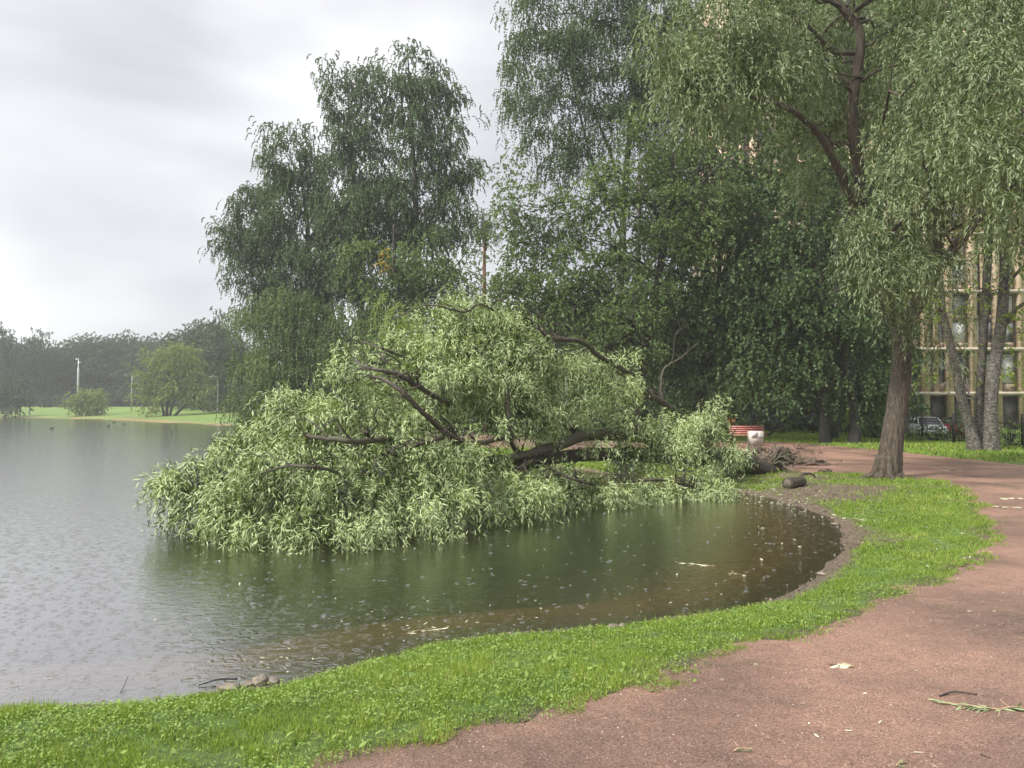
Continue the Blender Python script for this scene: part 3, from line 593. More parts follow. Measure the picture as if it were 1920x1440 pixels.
# big right willow
T('willow_tree', 'large standing willow with thick furrowed leaning trunk between the grass and the path', 'willow tree',
  [[(1662,899,21,.50),(1664,888,21,.385),(1668,862,21,.325),(1676,800,21.1,.285),(1688,720,21.3,.27),(1692,650,21.4,.27),(1690,608,21.5,.29),(1684,590,21.5,.26)],
   [(1688,612,21.5,.22),(1665,575,21.4,.19),(1640,500,21.2,.17),(1613,410,21,.16),(1612,330,21,.15),(1603,270,21,.15),(1598,200,21,.15),(1608,130,21,.14),(1612,60,21,.12),(1575,10,21,.09),(1540,-60,21,.06)],
   [(1616,415,21,.11),(1592,365,20.7,.10),(1560,295,20.3,.10),(1530,245,20,.09),(1480,205,19.7,.07),(1420,185,19.4,.045),(1370,170,19.2,.02)],
   [(1692,612,21.5,.22),(1712,585,21.5,.20),(1745,530,21.3,.16),(1785,470,21,.14),(1835,408,20.6,.12),(1880,330,20,.09),(1920,240,19.5,.06)],
   [(1745,530,21.3,.14),(1760,430,20.8,.13),(1765,300,20.4,.13),(1762,200,20,.12),(1790,120,19.6,.08),(1840,40,19,.05)],
   [(1764,215,20,.10),(1795,195,19.6,.09),(1826,180,19.2,.07),(1870,140,18.6,.04)],
   [(1640,500,21.2,.05),(1690,450,20.5,.04),(1740,420,20,.03)],
   [(1603,160,21,.05),(1650,130,20.6,.035),(1690,120,20.2,.02)]],
  [(1330,70,95,90,19.5),(1440,50,110,90,20),(1290,160,75,70,19),(1390,180,90,60,19.4),(1450,140,80,70,20.5),(1560,60,95,80,24),(1500,270,60,50,22.5,1.2,.7),(1530,160,80,70,23.5),(1725,50,75,90,21),(1640,200,60,80,23.5),(1710,180,70,70,20.5),
   (1560,330,55,45,23.5,1.2,.6),(1700,290,90,70,19.6),(1780,90,90,90,18.2),(1860,40,90,80,16.5),(1870,150,80,80,15.8),(1850,270,80,70,15.8),(1900,350,60,70,15.5),(1790,260,60,70,17.8),(1690,400,90,65,19.4),(1640,470,80,50,19.4),
   (1700,500,80,50,19.6),(1770,340,60,46,18.6),(1885,405,42,34,17),(1620,520,45,30,19.6),(1712,572,44,30,20),(1765,610,36,40,20,.8,.5),(1782,680,16,34,19.8,.5,.45),(1910,470,24,30,17,.6,.5),
   (1240,60,60,60,19,1.4,.7),(1400,-90,150,90,20.5,2,.5),(1620,-80,150,90,20.5,2,.5),(1830,-80,140,90,18,2,.5)],
  M['leaf_willow'], M['bark'], 0.145, 0.027, shape='lance', nbr=42, trunk_n=64, rough=0.03, carve=[(1,0.32),(2,0.24),(5,0.24)], wpow=1.2, cover=1.6, cl_r=0.5, strand=0.6, droop=0.85, per=10, spread=0.55, up=0.5, splay=0.6)
wl = [o_ for o_ in bpy.data.objects if 'thick furrowed' in o_.get('label', '')][0]; wb_ = np.array(wl.location)
mb = MB()
for k in range(8):
    a_ = k*0.785+rng.normal(0,0.15); d_ = np.array((math.cos(a_), math.sin(a_), 0)); e_ = wb_+d_*(0.6+0.35*rng.random()); e_[2] = gz(e_[0], e_[1])-0.05
    q_ = spline(np.array([wb_+d_*0.20+np.array((0.04,0,0.62)), wb_+d_*0.30+np.array((0,0,0.25)), wb_+d_*0.44+np.array((0,0,0.08)), e_]), 12); mb.tube(q_, np.linspace(0.13,0.04,12), 12, 0.08)
mb.build('root_flares', M['bark'], wl, smooth=True)
# birch clump right
T('birch_tree', 'three stemmed birch with cracked grey bark on the lawn at the right', 'birch tree',
  [[(1838,840,34.8,.34),(1837,815,34.8,.24),(1836,770,34.8,.2),(1840,690,34.8,.18),(1846,600,34.8,.18),(1852,490,35,.17),(1860,380,35,.15),(1865,250,35,.1)],
   [(1830,842,34.2,.36),(1818,800,34.2,.23),(1803,745,34,.21),(1792,690,33.8,.2),(1778,630,33.6,.17),(1765,560,33.4,.13),(1760,450,33.4,.08)],
   [(1858,846,34.2,.46),(1858,820,34.2,.32),(1858,760,34.2,.27),(1864,690,34.3,.26),(1878,600,34.4,.24),(1884,500,34.5,.21),(1880,400,34.5,.18),(1870,280,34.5,.1)],
   [(1884,610,34.4,.12),(1905,580,34,.09),(1935,560,33.5,.05)],[(1882,560,34.4,.10),(1900,520,34,.07),(1940,480,33.5,.04)]],
  [(1800,450,40,35,34,1.5,.12),(1880,470,55,50,34,1.6,.2),(1830,540,40,35,34,1.4,.12),(1905,620,28,50,33.5,1,.35),(1905,700,22,34,33.5,1,.25),(1880,330,70,80,34,2,.7),(1820,300,70,80,34,2,.7),(1860,180,80,90,34,2,.7),(1740,560,26,50,33,1,.25),(1735,700,26,34,38,1,.15)],
  M['leaf_maple'], M['bark_birch'], 0.13, 0.10, nbr=60, trunk_n=22, rough=0.06, cover=2.2, cl_r=0.6, strand=0.5, droop=0.6, per=7)
# dense lindens that fill the view behind the willow
T('linden_tree', 'dense dark linden standing behind the willow crown at the right frame edge', 'linden tree',
  [[(2010,880,29,.4),(2005,700,29,.35),(1990,450,29,.3),(1960,200,29,.2),(1930,0,29,.1)]],
  [(1880,40,110,100,29),(1760,20,90,90,30),(1900,220,80,90,28),(1780,180,80,80,30),(1930,380,60,60,28,2,.7),(1820,310,60,50,30,2,.7),(1850,-110,160,90,30,2.5,.6)],
  M['leaf_mid'], M['bark_dark'], 0.15, 0.12, nbr=40, cover=2.4, cl_r=0.8, strand=0.6, droop=0.6, per=8, up=0.6)
T('linden_tree', 'tall dense linden rising behind the willow limbs above the dark maples', 'linden tree',
  [[(1560,822,46,.4),(1560,600,46,.35),(1550,300,46,.28),(1540,100,46,.18),(1530,-40,46,.1)]],
  [(1500,60,100,90,46),(1620,60,90,90,46),(1420,160,90,80,46),(1540,200,100,80,46),(1650,200,80,80,46),(1480,320,90,70,46),(1600,330,80,70,46),(1690,330,50,80,46),(1350,240,70,70,46),(1690,100,60,90,46),(1690,460,40,60,46),(1560,-80,180,80,46,3,.6),(1340,100,80,80,47),(1270,330,70,80,47),(1290,440,70,70,47),(1370,360,60,80,46)],
  M['leaf_mid'], M['bark_dark'], 0.2, 0.15, nbr=50, cover=3.2, cl_r=0.9, strand=0.7, droop=0.6, per=8, up=0.6)
# dark maples
for i, (bx, Yd, rt, lbl, lb) in enumerate([
   (1547, 41, .27, 'dark maple with straight black trunk behind the path, left of its pair', [(1500,560,85,80,41),(1450,480,90,80,42),(1540,640,80,70,40.5),(1460,650,85,75,41),(1510,730,80,50,40.5,2,.8),(1440,730,55,45,41,2,.6),(1400,560,80,70,42),(1520,420,80,70,42),(1400,400,80,60,43)]),
   (1598, 40.5, .29, 'dark maple with twin-bent trunk behind the path, right of its pair', [(1600,560,70,90,41),(1620,680,60,80,41),(1580,740,60,40,41,2,.7),(1640,740,40,50,42,2,.7),(1600,440,80,80,42),(1660,560,50,80,43),(1560,350,80,70,43),(1670,660,35,60,44)])]):
    T('maple_tree', lbl, 'maple tree', [[(bx,834,Yd,rt*1.4),(bx+(-1 if i==0 else 6),800,Yd,rt),(bx+(0 if i==0 else -4),720,Yd,rt*.9),(bx-(5 if i==0 else 25),600,Yd,rt*.75),(bx-10-20*i,480,Yd+.5,rt*.5),(bx-20,380,Yd+1,.06)]],
      lb, M['leaf_dark'], M['bark_dark'], 0.19, 0.14, group='dark maples behind the path', nbr=45, cover=1.7, cl_r=0.8, strand=0.7, droop=0.85, per=8, up=0.7)
T('maple_tree', 'leaning dark maple behind the fallen crown, its low boughs over the bench', 'maple tree',
  [[(1300,800,44,.4),(1312,740,44,.3),(1330,680,44,.26),(1345,600,44,.2),(1350,480,44,.1)]],
  [(1300,560,85,70,44),(1350,640,85,60,43.5),(1290,660,80,60,44),(1360,500,90,70,44.5),(1280,740,60,40,46,2,.5),(1400,660,60,60,43,2,.8),(1340,720,50,30,43,2,.5),(1230,640,60,60,45,2,.7)],
  M['leaf_dark'], M['bark_dark'], 0.2, 0.14, group='dark maples behind the path', nbr=40, cover=1.6, cl_r=0.8, strand=0.6, droop=0.6, per=8, up=0.8)
T('maple_tree', 'bright yellow-green young maple glimpsed between the dark crowns over the bench', 'maple tree',
  [[(1410,822,50,.2),(1412,760,50,.14),(1410,650,50,.1),(1430,400,50,.05)]],
  [(1400,690,35,30,49,1.2,.5),(1390,735,22,20,49,1,.35),(1440,360,70,50,50,2,.8),(1500,330,40,40,50,2,.6),(1620,760,50,30,47,1.5,.4),(1480,760,22,30,47,1,.5)],
  M['leaf_maple'], M['bark_dark'], 0.16, 0.12, nbr=30, cover=1.6, cl_r=0.7, strand=0.5, droop=0.6, per=7)
# alder with open branches
T('alder_tree', 'grey stemmed alder with fanning bare boughs in the middle of the grove', 'alder tree',
  [[(1196,812,42,.3),(1198,740,42,.25),(1215,620,42,.23),(1238,500,42,.2),(1248,430,42,.18),(1258,350,42,.13),(1262,290,42,.07)],
   [(1250,425,42,.1),(1290,370,41.5,.08),(1350,310,41,.05),(1400,270,41,.02)],
   [(1246,440,42,.1),(1220,385,42,.07),(1170,330,42,.05),(1120,300,42,.02)],
   [(1252,400,42,.09),(1300,330,42.5,.06),(1330,260,43,.03)],[(1235,520,42,.08),(1170,470,41,.05),(1080,440,40.5,.02)],[(1225,570,42,.09),(1140,560,41,.06),(1060,500,40.5,.03),(1010,460,40.5,.02)]],
  [(1130,400,80,60,42),(1030,420,70,55,42),(960,400,38,45,42,2,.7),(950,330,25,30,42,1,.6),(1180,330,70,55,42),(1260,280,80,60,42),(1300,380,70,60,41.5),(1230,440,60,50,41.5,2,.7),(1080,490,95,60,41.5),(980,500,55,55,42),(1190,540,80,60,41),(1060,580,95,60,41.5),(960,580,50,60,43),(1150,640,90,55,41),(1290,470,60,50,42),(1030,660,70,50,43)],
  M['leaf_mid'], M['bark_dark'], 0.15, 0.11, nbr=60, cover=2.0, cl_r=0.6, strand=0.6, droop=0.5, per=8, up=0.6)
# tall birches centre
T('birch_tree', 'tall airy birch at the edge of the grove, sky showing through its drooping twigs', 'birch tree',
  [[(1158,815,49,.36),(1158,740,49,.3),(1160,640,49,.28),(1165,500,49,.25),(1172,350,49,.2),(1185,200,49,.16),(1190,60,49,.12),(1195,-60,49,.06)],
   [(1168,450,49,.12),(1110,300,48.5,.1),(1080,180,48,.07),(1060,80,48,.04)],
   [(1172,380,49,.1),(1130,250,49,.08),(1070,120,48,.05)]],
  [(1010,40,60,50,48),(975,100,38,45,48),(965,180,26,38,48,1.2,.8),(1010,170,55,60,48,2,.8),(1080,80,70,70,48),(1150,30,80,60,48),(1000,260,38,38,48,1.5,.6),(1050,250,60,45,48,2,.55),(1110,190,70,60,48,2,.7),(1040,320,50,40,48,2,.6),(1190,130,80,70,48,2,.9),(1170,240,80,55,48,2,.7),(1250,60,80,70,49),(1270,180,70,70,49),(1110,310,60,40,48,2,.6),(1060,-60,120,70,48,3,.6),(1250,-60,120,70,48,3,.6)],
  M['leaf_birch'], M['bark_birch'], 0.14, 0.10, nbr=80, cover=2.2, cl_r=0.7, strand=0.9, droop=1.0, per=10, spread=0.5, splay=0.6)
T('birch_tree', 'slim pale birch stem rising behind the fallen willow limbs', 'birch tree',
  [[(1192,805,46,.3),(1190,740,46,.26),(1188,640,46,.24),(1195,480,46,.2),(1200,300,46,.12)]],
  [(1200,560,60,60,47,2,.5),(1230,420,60,70,47,2,.6),(1320,230,70,70,47),(1340,330,60,60,47)],
  M['leaf_birch'], M['bark_birch'], 0.16, 0.11, nbr=30, cover=1.3, cl_r=0.8, strand=1.0, droop=1.1, per=12)
# left birch group
def birchA(label, trunk, lobes, leafm='leaf_birch', bark='bark_birch', cover=1.45, strand=0.9, droop=0.85, group='tall birches by the pond', name='birch_tree', cat='birch tree', **k):
    return T(name, label, cat, trunk, lobes, M[leafm], M[bark], 0.165, 0.11, group=group, nbr=55, cover=cover*2.1, cl_r=0.85, strand=strand, droop=droop, per=14, spread=0.5, splay=0.45, **k)
birchA('tallest birch of the pondside group, with a double rounded top',
  [[(790,800,58,.36),(788,600,58,.3),(780,400,58,.22),(770,200,58,.12),(765,110,58,.05)],[(784,480,58,.12),(830,350,58,.08),(850,220,58,.04)]],
  [(738,118,24,34,58,1.5,.9),(778,115,22,30,58,1.5,.9),(745,165,38,30,58),(800,160,30,30,58),(828,145,20,24,58,1.2,.9),(852,175,26,26,58,1.2,.8),(770,215,60,42,58),(848,235,40,36,58,2,.8),(790,290,72,52,58),(855,310,38,38,58,2,.8),(760,370,70,52,58),(840,375,55,42,58,2.5,.85),(800,440,85,52,58),(880,350,20,45,58,1,.6),(790,520,80,50,58),(872,430,30,36,58,1.5,.7)])
birchA('birch with a ragged twin crest just left of the tallest one',
  [[(680,800,60,.34),(678,600,60,.28),(668,400,60,.2),(655,220,60,.1),(650,140,60,.04)]],
  [(622,145,20,32,60,1.5,.8),(652,140,16,28,60,1.2,.7),(690,155,32,32,60,1.8,.9),(640,195,38,32,60),(700,205,38,34,60),(665,250,52,38,60),(645,300,38,34,60,1.8,.8),(700,310,55,45,60),(660,370,60,50,60),(700,430,80,55,60),(640,470,75,55,60),(690,540,80,55,60)])
birchA('lower birch with a pointed crest in the middle of the pondside group',
  [[(590,800,62,.32),(588,600,62,.25),(575,420,62,.16),(560,290,62,.06)]],
  [(512,262,20,24,62,1.2,.8),(552,262,24,26,62,1.4,.8),(592,282,28,28,62,1.5,.7),(530,305,44,32,62),(585,330,50,36,62),(540,370,60,42,62),(600,400,62,48,62),(560,450,75,50,62),(620,520,75,55,62),(560,550,72,55,62)])
birchA('leftmost birch of the pondside group, leaning over the water with hanging tresses',
  [[(540,800,64,.3),(530,620,64,.22),(500,480,64,.14),(470,380,64,.06)],[(525,580,64,.1),(470,480,64,.07),(425,430,64,.03)]],
  [(485,352,26,22,64,1.5,.9),(470,390,38,30,64),(518,390,36,36,64),(432,425,24,20,64,1.2,.9),(415,455,18,28,64,1,.8),(445,460,26,34,64,1.3,.7),(490,440,46,40,64),(438,510,14,34,64,1,.6),(475,500,40,44,64,2,.9),(520,480,46,46,64),(482,560,34,46,64),(530,560,52,52,64)])
birchA('light green weeping willow at the water edge under the birches',
  [[(560,802,60,.4),(560,740,60,.3),(555,650,60,.2),(550,560,60,.08)]],
  [(500,620,50,50,60),(560,600,65,55,59),(630,620,60,50,59),(470,680,32,45,60,1.5,.9),(530,690,70,52,59),(610,700,75,52,58),(680,650,60,60,58),(470,745,32,26,59,1.5),(530,765,60,30,58),(620,770,70,30,58),(690,740,60,40,57)],
  leafm='leaf_mid', bark='bark_dark', strand=1.5, droop=1.15, group=None, name='willow_tree', cat='willow tree')
T('maple_tree', 'mid green maple with one yellowing spray in front of the tall birches', 'maple tree',
  [[(760,808,54,.36),(758,720,54,.3),(752,600,54,.22),(740,500,54,.14),(738,420,54,.06)],[(754,620,54,.1),(820,540,54,.07),(870,480,54,.03)]],
  [(720,560,65,45,54),(800,560,70,50,54),(860,520,50,45,54,2,.8),(700,480,60,40,54.5),(780,480,60,42,54.5),(880,600,50,45,54),(750,640,80,50,53.5),(840,660,70,50,53.5),(700,620,50,50,54),(730,720,90,45,53),(830,740,90,40,53),(920,690,60,50,54),(900,460,22,45,55,1,.5)],
  M['leaf_mid'], M['bark_dark'], 0.2, 0.15, nbr=50, cover=1.5, cl_r=0.9, strand=0.7, droop=0.7, per=8, up=0.7)
A, C = foliage([(722,470,6,12,53,.3),(716,500,7,9,52.9,.3),(726,490,5,12,52.8,.3),(722,484,4,8,52.8,.3)], 0.2, 0.15, cover=1.4, cl_r=0.22, strand=0.3, droop=0.6, per=5)
mroot = [o_ for o_ in bpy.data.objects if o_.name.startswith('maple_tree') and 'yellowing' in o_.get('label', '')][0]
leaf_obj('yellow_spray', A[0], A[1], A[2], A[3], 0.15, A[4], M['leaf_yellow'], mroot)
T('pine_tree', 'slim pine with bare orange stem in the gap between the two tree groups', 'pine tree',
  [[(911,810,56,.24),(911,700,56,.2),(909,600,56,.17),(908,500,56,.13),(910,420,56,.07)]],
  [(900,410,24,22,56,1,.9),(925,430,22,25,56,1,.9),(890,450,16,18,56,1,.6),(930,560,22,20,57,1,.5),(885,560,20,25,57,1,.5)],
  M['leaf_birch'], M['bark_pine'], 0.2, 0.05, nbr=14, cover=1.6, cl_r=0.6, strand=0.4, droop=0.2, per=8)

# ---------------------------------------------------------------- template trees for the distance
def template(name, label, cat, H, Wd, leafm, barkm, lobes_n, cover, leafL, leafW, droop=0.6, trunk_r=0.3, group=None, cone=False, low=0.15, cl_r=1.1, multi=1, nbr=24, shell=0.42, loc=(0,0)):
    z0 = gz(*loc); root = empty(name, (loc[0], loc[1], z0)); tag(root, label, cat, group)
    lobes = []
    Ps = []
    for k in range(lobes_n):
        t = (k+0.5)/lobes_n
        zz = H*(low+0.1+(1-low-0.18)*t)
        prof = (1-t)**0.9+0.08 if cone else math.sin(PI*min(1, 0.18+0.76*t))**0.7
        for a_ in range(1 if t > 0.9 else 3):
            th = rng.random()*6.28; rr = Wd*0.5*prof*0.55*(0 if t > 0.9 else 1)
            Ps.append((rr*math.cos(th), rr*math.sin(th), zz, Wd*0.5*prof*0.55+0.3, H*(1-low)/lobes_n*0.95))
    Aall = []; C = []
    for (x_, y_, z_, r_, h_) in Ps:
        Yf = 1000.0; k_ = F/Yf
        # use foliage() through a synthetic lobe in world units
        lob_w = np.array((x_+loc[0], y_+loc[1], z_+z0))
        A_, C_ = foliage_world([(lob_w, np.array((r_, r_, h_)))], leafL, leafW, cover=cover, cl_r=cl_r, strand=0.9, droop=droop, per=8, shell=shell, jit=0.08)
        Aall.append(A_); C.append(C_)
    A_ = [np.concatenate([q[i] for q in Aall]) for i in range(5)]; C = np.concatenate(C)
    ok = A_[0][:,2] > z0+0.1; A_ = [q[ok] for q in A_]
    for s_ in range(multi):
        th = s_*2.4; lean = 0 if multi == 1 else 0.22
        pts = np.array([(loc[0]+lean*H*0.6*t*math.cos(th)+0.1*math.sin(3*t+s_), loc[1]+lean*H*0.6*t*math.sin(th), z0-0.2+H*0.86*t*(1 if multi == 1 else 0.7)) for t in np.linspace(0,1,9)])
        MB().tube(pts, np.linspace(trunk_r, 0.04, 9), 10, 0.05).build('trunk', barkm, root, smooth=True)
        if s_ == 0 and nbr:
            mb = MB(); branch_set(mb, pts, np.linspace(trunk_r, 0.04, 9), C, nmax=nbr); mb.build('branches', barkm, root, smooth=True)
    leaf_obj('crown', A_[0], A_[1], A_[2], A_[3], leafW, A_[4], leafm, root)
    return root
def foliage_world(lobes, leafL, leafW, **kw):
    global lobe_world
    old = lobe_world; lobe_world = lambda l: (l[0], l[1])
    try: return foliage([tuple(l) for l in lobes], leafL, leafW, **kw)
    finally: lobe_world = old
def copy_tree(src, loc, rz, sc, label=None):
    c = src.copy(); COL.objects.link(c); c.location = loc; c.rotation_euler = (0,0,rz); c.scale = sc
    if label: c['label'] = label
    for ch in src.children:
        d = ch.copy(); COL.objects.link(d); d.parent = c
    return c
far_a = template('park_tree', 'x', 'tree', 20, 13, M['leaf_far'], M['bark_dark'], 7, 1.5, 0.42, 0.3, group='trees beyond the far lawn', cl_r=1.5, loc=(-40,170), low=-0.02)
far_b = template('park_tree', 'x', 'tree', 22, 11, M['leaf_far'], M['bark_birch'], 8, 1.3, 0.4, 0.28, droop=1.1, group='trees beyond the far lawn', cl_r=1.3, loc=(-70,180), low=-0.02)
far_c = template('spruce_tree', 'x', 'spruce tree', 22, 8, M['leaf_far'], M['bark_dark'], 9, 1.3, 0.5, 0.3, cone=True, group='trees beyond the far lawn', cl_r=0.9, loc=(-140,180))
far_d = template('park_tree', 'x', 'tree', 18, 14, M['leaf_dark'], M['bark_dark'], 6, 1.3, 0.45, 0.32, group='trees filling the back of the grove', cl_r=1.4, loc=(5,85), low=-0.02)
def put_far(src, px, ytop, Y, Hsrc, first, label, wsc=1.0, rz=None):
    if px < 300: Y = Y+32
    elif px < 480: Y = Y+18
    x = (px-960)/F*Y; z = gz(x, Y); H = P(px, ytop, Y)[2]-z; s = H/Hsrc
    rz = rng.random()*6.28 if rz is None else rz
    if first: src.location = (x, Y, z); src.rotation_euler = (0,0,rz); src.scale = (s*wsc, s*wsc, s); src['label'] = label; return src
    return copy_tree(src, (x, Y, z), rz, (s*wsc, s*wsc, s), label)
spots = [(2,600,165,'c'),(16,618,175,'c'),(33,640,180,'b'),(52,632,168,'b'),(75,615,172,'b'),(98,640,178,'a'),(122,632,185,'a'),(150,620,190,'a'),(178,617,185,'a'),(205,622,195,'a'),(232,612,188,'a'),(258,628,192,'a'),(282,618,185,'a'),(306,622,195,'a'),
         (330,628,188,'a'),(356,600,150,'a'),(385,590,140,'a'),(415,578,125,'b'),(440,620,120,'a'),(470,640,130,'a'),(-30,620,170,'a'),(-70,600,180,'a'),(60,650,190,'a'),(30,655,200,'a'),(-110,612,180,'b'),(-165,606,176,'a'),(-230,600,172,'a'),(-300,605,170,'b'),(-370,596,165,'a'),(-450,600,160,'a'),(-540,592,155,'a')]
lab = {'a': ['broad hazy tree with dense rounded crown beyond the far lawn', 'low domed hazy tree in the far tree line'], 'b': ['slender hazy birch with pale stem in the far tree line'], 'c': ['pointed dark spruce at the left end of the far tree line']}
first = {'a': 1, 'b': 1, 'c': 1}
for i, (px, yt, Y, kd) in enumerate(spots):
    src = {'a': far_a, 'b': far_b, 'c': far_c}[kd]
    nb = [q for q in spots if q[3] == kd]; k = nb.index((px, yt, Y, kd))
    where = ['at the left frame edge', 'above the dark lakeside bush', 'between the bush and the white mast', 'behind the white mast', 'right behind the yellowish bush', 'between the mast and the thin pole', 'left behind the round willow', 'straight behind the round willow top', 'right behind the round willow', 'above the curved street lamp', 'beside the hanging birch tresses']+['%s outside the left frame edge' % q_ for q_ in ('directly', 'just', 'close', 'a little', 'slightly further', 'some way', 'further', 'well', 'far', 'very far')]
    wi = 11+(-px)//60 if px < -80 else 0 if px < 20 else 1 if px < 60 else 2 if px < 130 else 3 if px < 160 else 4 if px < 185 else 5 if px < 245 else 6 if px < 285 else 7 if px < 320 else 8 if px < 375 else 9 if px < 425 else 10
    tone = ['tallest', 'taller', 'slightly lower', 'rearmost', 'nearest'][i % 5]
    l_ = {'a': f'{tone} broad hazy tree {where[wi]}', 'b': f'{tone} slender hazy birch {where[wi]}', 'c': f'{tone} pointed hazy spruce {where[wi]}'}[kd]
    put_far(src, px, yt, Y, {'a':20,'b':22,'c':22}[kd], first[kd], l_, 1.05); first[kd] = 0
back = [(480,690,90),(560,700,92),(640,690,85),(720,680,88),(800,690,84),(870,640,90),(930,560,85),(985,540,80),(1040,510,84),(1110,490,80),(1180,480,78),(1250,460,76),(1310,470,68),(1370,420,66),(1450,380,64),(1530,360,63),(1600,400,64),(1660,480,66)]
f = True
for i, (px, yt, Y) in enumerate(back):
    nm = ['behind the weeping willow', 'behind the lowest birch stem', 'behind the twin crest birch', 'behind the yellowing maple', 'behind the tallest birch', 'left of the pine stem', 'right of the pine stem', 'at the edge of the airy birch', 'behind the curved lamp in the grove', 'left of the tall birch stem', 'behind the alder', 'right of the alder', 'behind the leaning maple', 'above the park bench', 'left of the dark maple pair', 'behind the dark maple pair', 'right of the dark maple pair', 'left of the thick willow trunk'][i]
    put_far(far_d, px, yt, Y, 18, f, 'dense dark tree deep in the grove, '+nm, 0.85 if Y > 70 else 0.62); f = False

def bush(name, label, cat, px, pyb, Y, wpx, hpx, leafm, leafL=0.3, leafW=0.2, cover=1.7, group=None, droop=0.5, cl_r=0.6, n=5, shape='rhomb', strand=0.5):
    x = (px-960)/F*Y; z = gz(x, Y); H = hpx*Y/F; Wm = wpx*Y/F
    root = empty(name, (x, Y, z)); tag(root, label, cat, group); lob = []
    for k in range(n):
        a_ = (k+0.5)/n-0.5
        lob.append((np.array((x+a_*Wm*0.72, Y+rng.normal(0,0.1)*Wm, z+H*(0.42+0.12*rng.random()))), np.array((Wm/n*0.95, Wm*0.28, H*0.5*(1-0.9*a_*a_*1.6)))))
    A_, C_ = foliage_world(lob, leafL, leafW, cover=cover, cl_r=cl_r, strand=strand, droop=droop, per=8)
    ok = A_[0][:,2] > z; A_ = [q[ok] for q in A_]
    mb = MB()
    for q in C_[rng.permutation(len(C_))[:16]]:
        b0 = np.array((x+rng.normal(0,0.08)*Wm, Y+rng.normal(0,.1), z-0.1)); mb.tube(arc(b0, q, 0.05, 6, 0.06), np.linspace(0.05,0.012,6), 6, cap=False)
    mb.build('stems', M['bark_dark'], root, smooth=True)
    leaf_obj('foliage', A_[0], A_[1], A_[2], A_[3], leafW, A_[4], leafm, root, shape)
    return root
# round crack willow on the far lawn
T('willow_tree', 'round olive crack willow with several leaning stems on the far lawn', 'willow tree',
  [[(312,777,128,.34),(313,765,128,.26),(316,730,128,.2),(318,690,128,.1)],[(318,776,128,.24),(322,765,128,.2),(334,735,128,.12),(345,700,128,.06)],[(326,776,128,.24),(345,762,128,.2),(368,742,128,.14),(385,725,128,.06)],[(308,775,128,.22),(303,760,128,.18),(290,740,128,.1)]],
  [(345,655,28,14,128,2),(320,670,32,22,128,2.5),(355,680,26,26,128,2.5),(285,675,22,18,128,2),(300,700,38,26,128,3),(340,710,44,30,128,3),(268,715,20,16,128,2),(290,735,40,22,128,3),(335,742,50,20,128,3),(378,728,22,22,128,2),(282,765,18,12,127,1.5,.9),(370,748,26,12,128,2,.9),(262,745,14,14,128,1.5,.9)],
  M['leaf_olive'], M['bark_dark'], 0.38, 0.12, nbr=40, trunk_n=10, cover=1.7, cl_r=0.8, strand=0.7, droop=0.4, per=9, up=0.5, splay=0.5)
bush('shrub', 'yellowish mounded shrub at the far water edge', 'shrub', 166, 782, 143, 78, 52, M['leaf_olive'], 0.36, 0.16, cover=2.2)
bush('shrub', 'large dark bush at the water edge on the left', 'shrub', 22, 782, 149, 75, 85, M['leaf_far'], 0.4, 0.25, cl_r=0.9)
bush('shrub', 'dark skirt of shrubs at the water edge left of the fallen crown', 'shrub', 484, 790, 72, 60, 75, M['leaf_dark'], 0.24, 0.15)
for i, (px, wd, hp) in enumerate([(118,34,22),(150,30,20),(190,45,30),(225,45,32),(262,40,25),(392,40,20),(430,50,30),(85,40,24)]):
    bush('hedge_shrub', ['low grey-green hedge bush beside the foot of the white mast', 'small grey-green hedge bush right under the white mast', 'hedge bush behind the yellowish shrub', 'hedge bush left of the thin far pole', 'hedge bush left behind the round willow', 'hedge bush at the foot of the curved far lamp', 'hedge bush next to the grove edge', 'hedge bush right of the large dark bush'][i],
         'shrub', px, 762, 188 if px < 300 else 152, wd*1.15, hp, M['leaf_far'], 0.4, 0.28, group='hedge bushes along the far path', cl_r=0.8, n=3)
# under-growth in the grove
for i, (px, Y, wd, hp, mt_) in enumerate([(620,70,170,60,'leaf_dark'),(800,66,180,70,'leaf_dark'),(960,60,160,80,'leaf_dark'),(1060,45,120,100,'leaf_mid'),(1130,55,140,90,'leaf_dark'),(1250,52,120,70,'leaf_dark'),(1340,56,110,60,'leaf_dark')]):
    bush('undergrowth_shrub', ['dark undergrowth behind the willow tresses', 'dark undergrowth under the tall birches', 'dark undergrowth below the pine', 'mid green bush showing under the fallen limbs', 'dark bush behind the slim birch stem', 'dark bush under the leaning maple', 'dark bush left behind the bench'][i],
         'shrub', px, 800, Y, wd, hp, M[mt_], 0.22, 0.15, group='undergrowth of the grove', cl_r=0.6, n=6, cover=1.5)
for i, (px, Y, wd, hp) in enumerate([(1640,48,60,45),(1740,44,50,30),(1790,44,42,48),(1890,37,30,38),(1400,58,70,34),(1465,54,30,26),(1680,52,40,50)]):
    bush('shrub', ['bush leaning on the railings left of the thick trunk', 'leafy bush hiding the white car', 'tall rounded bush between the white and the red car', 'small bush on the railings right of the birch stems', 'clipped hedge behind the bench', 'small hanging bush in front of the parked cars left of the maples', 'bush directly behind the thick willow trunk'][i],
         'shrub', px, 830, Y, wd, hp, M['leaf_mid'], 0.13, 0.08, group='shrubs along the railings', cl_r=0.35, n=4, cover=1.3, strand=0.35)

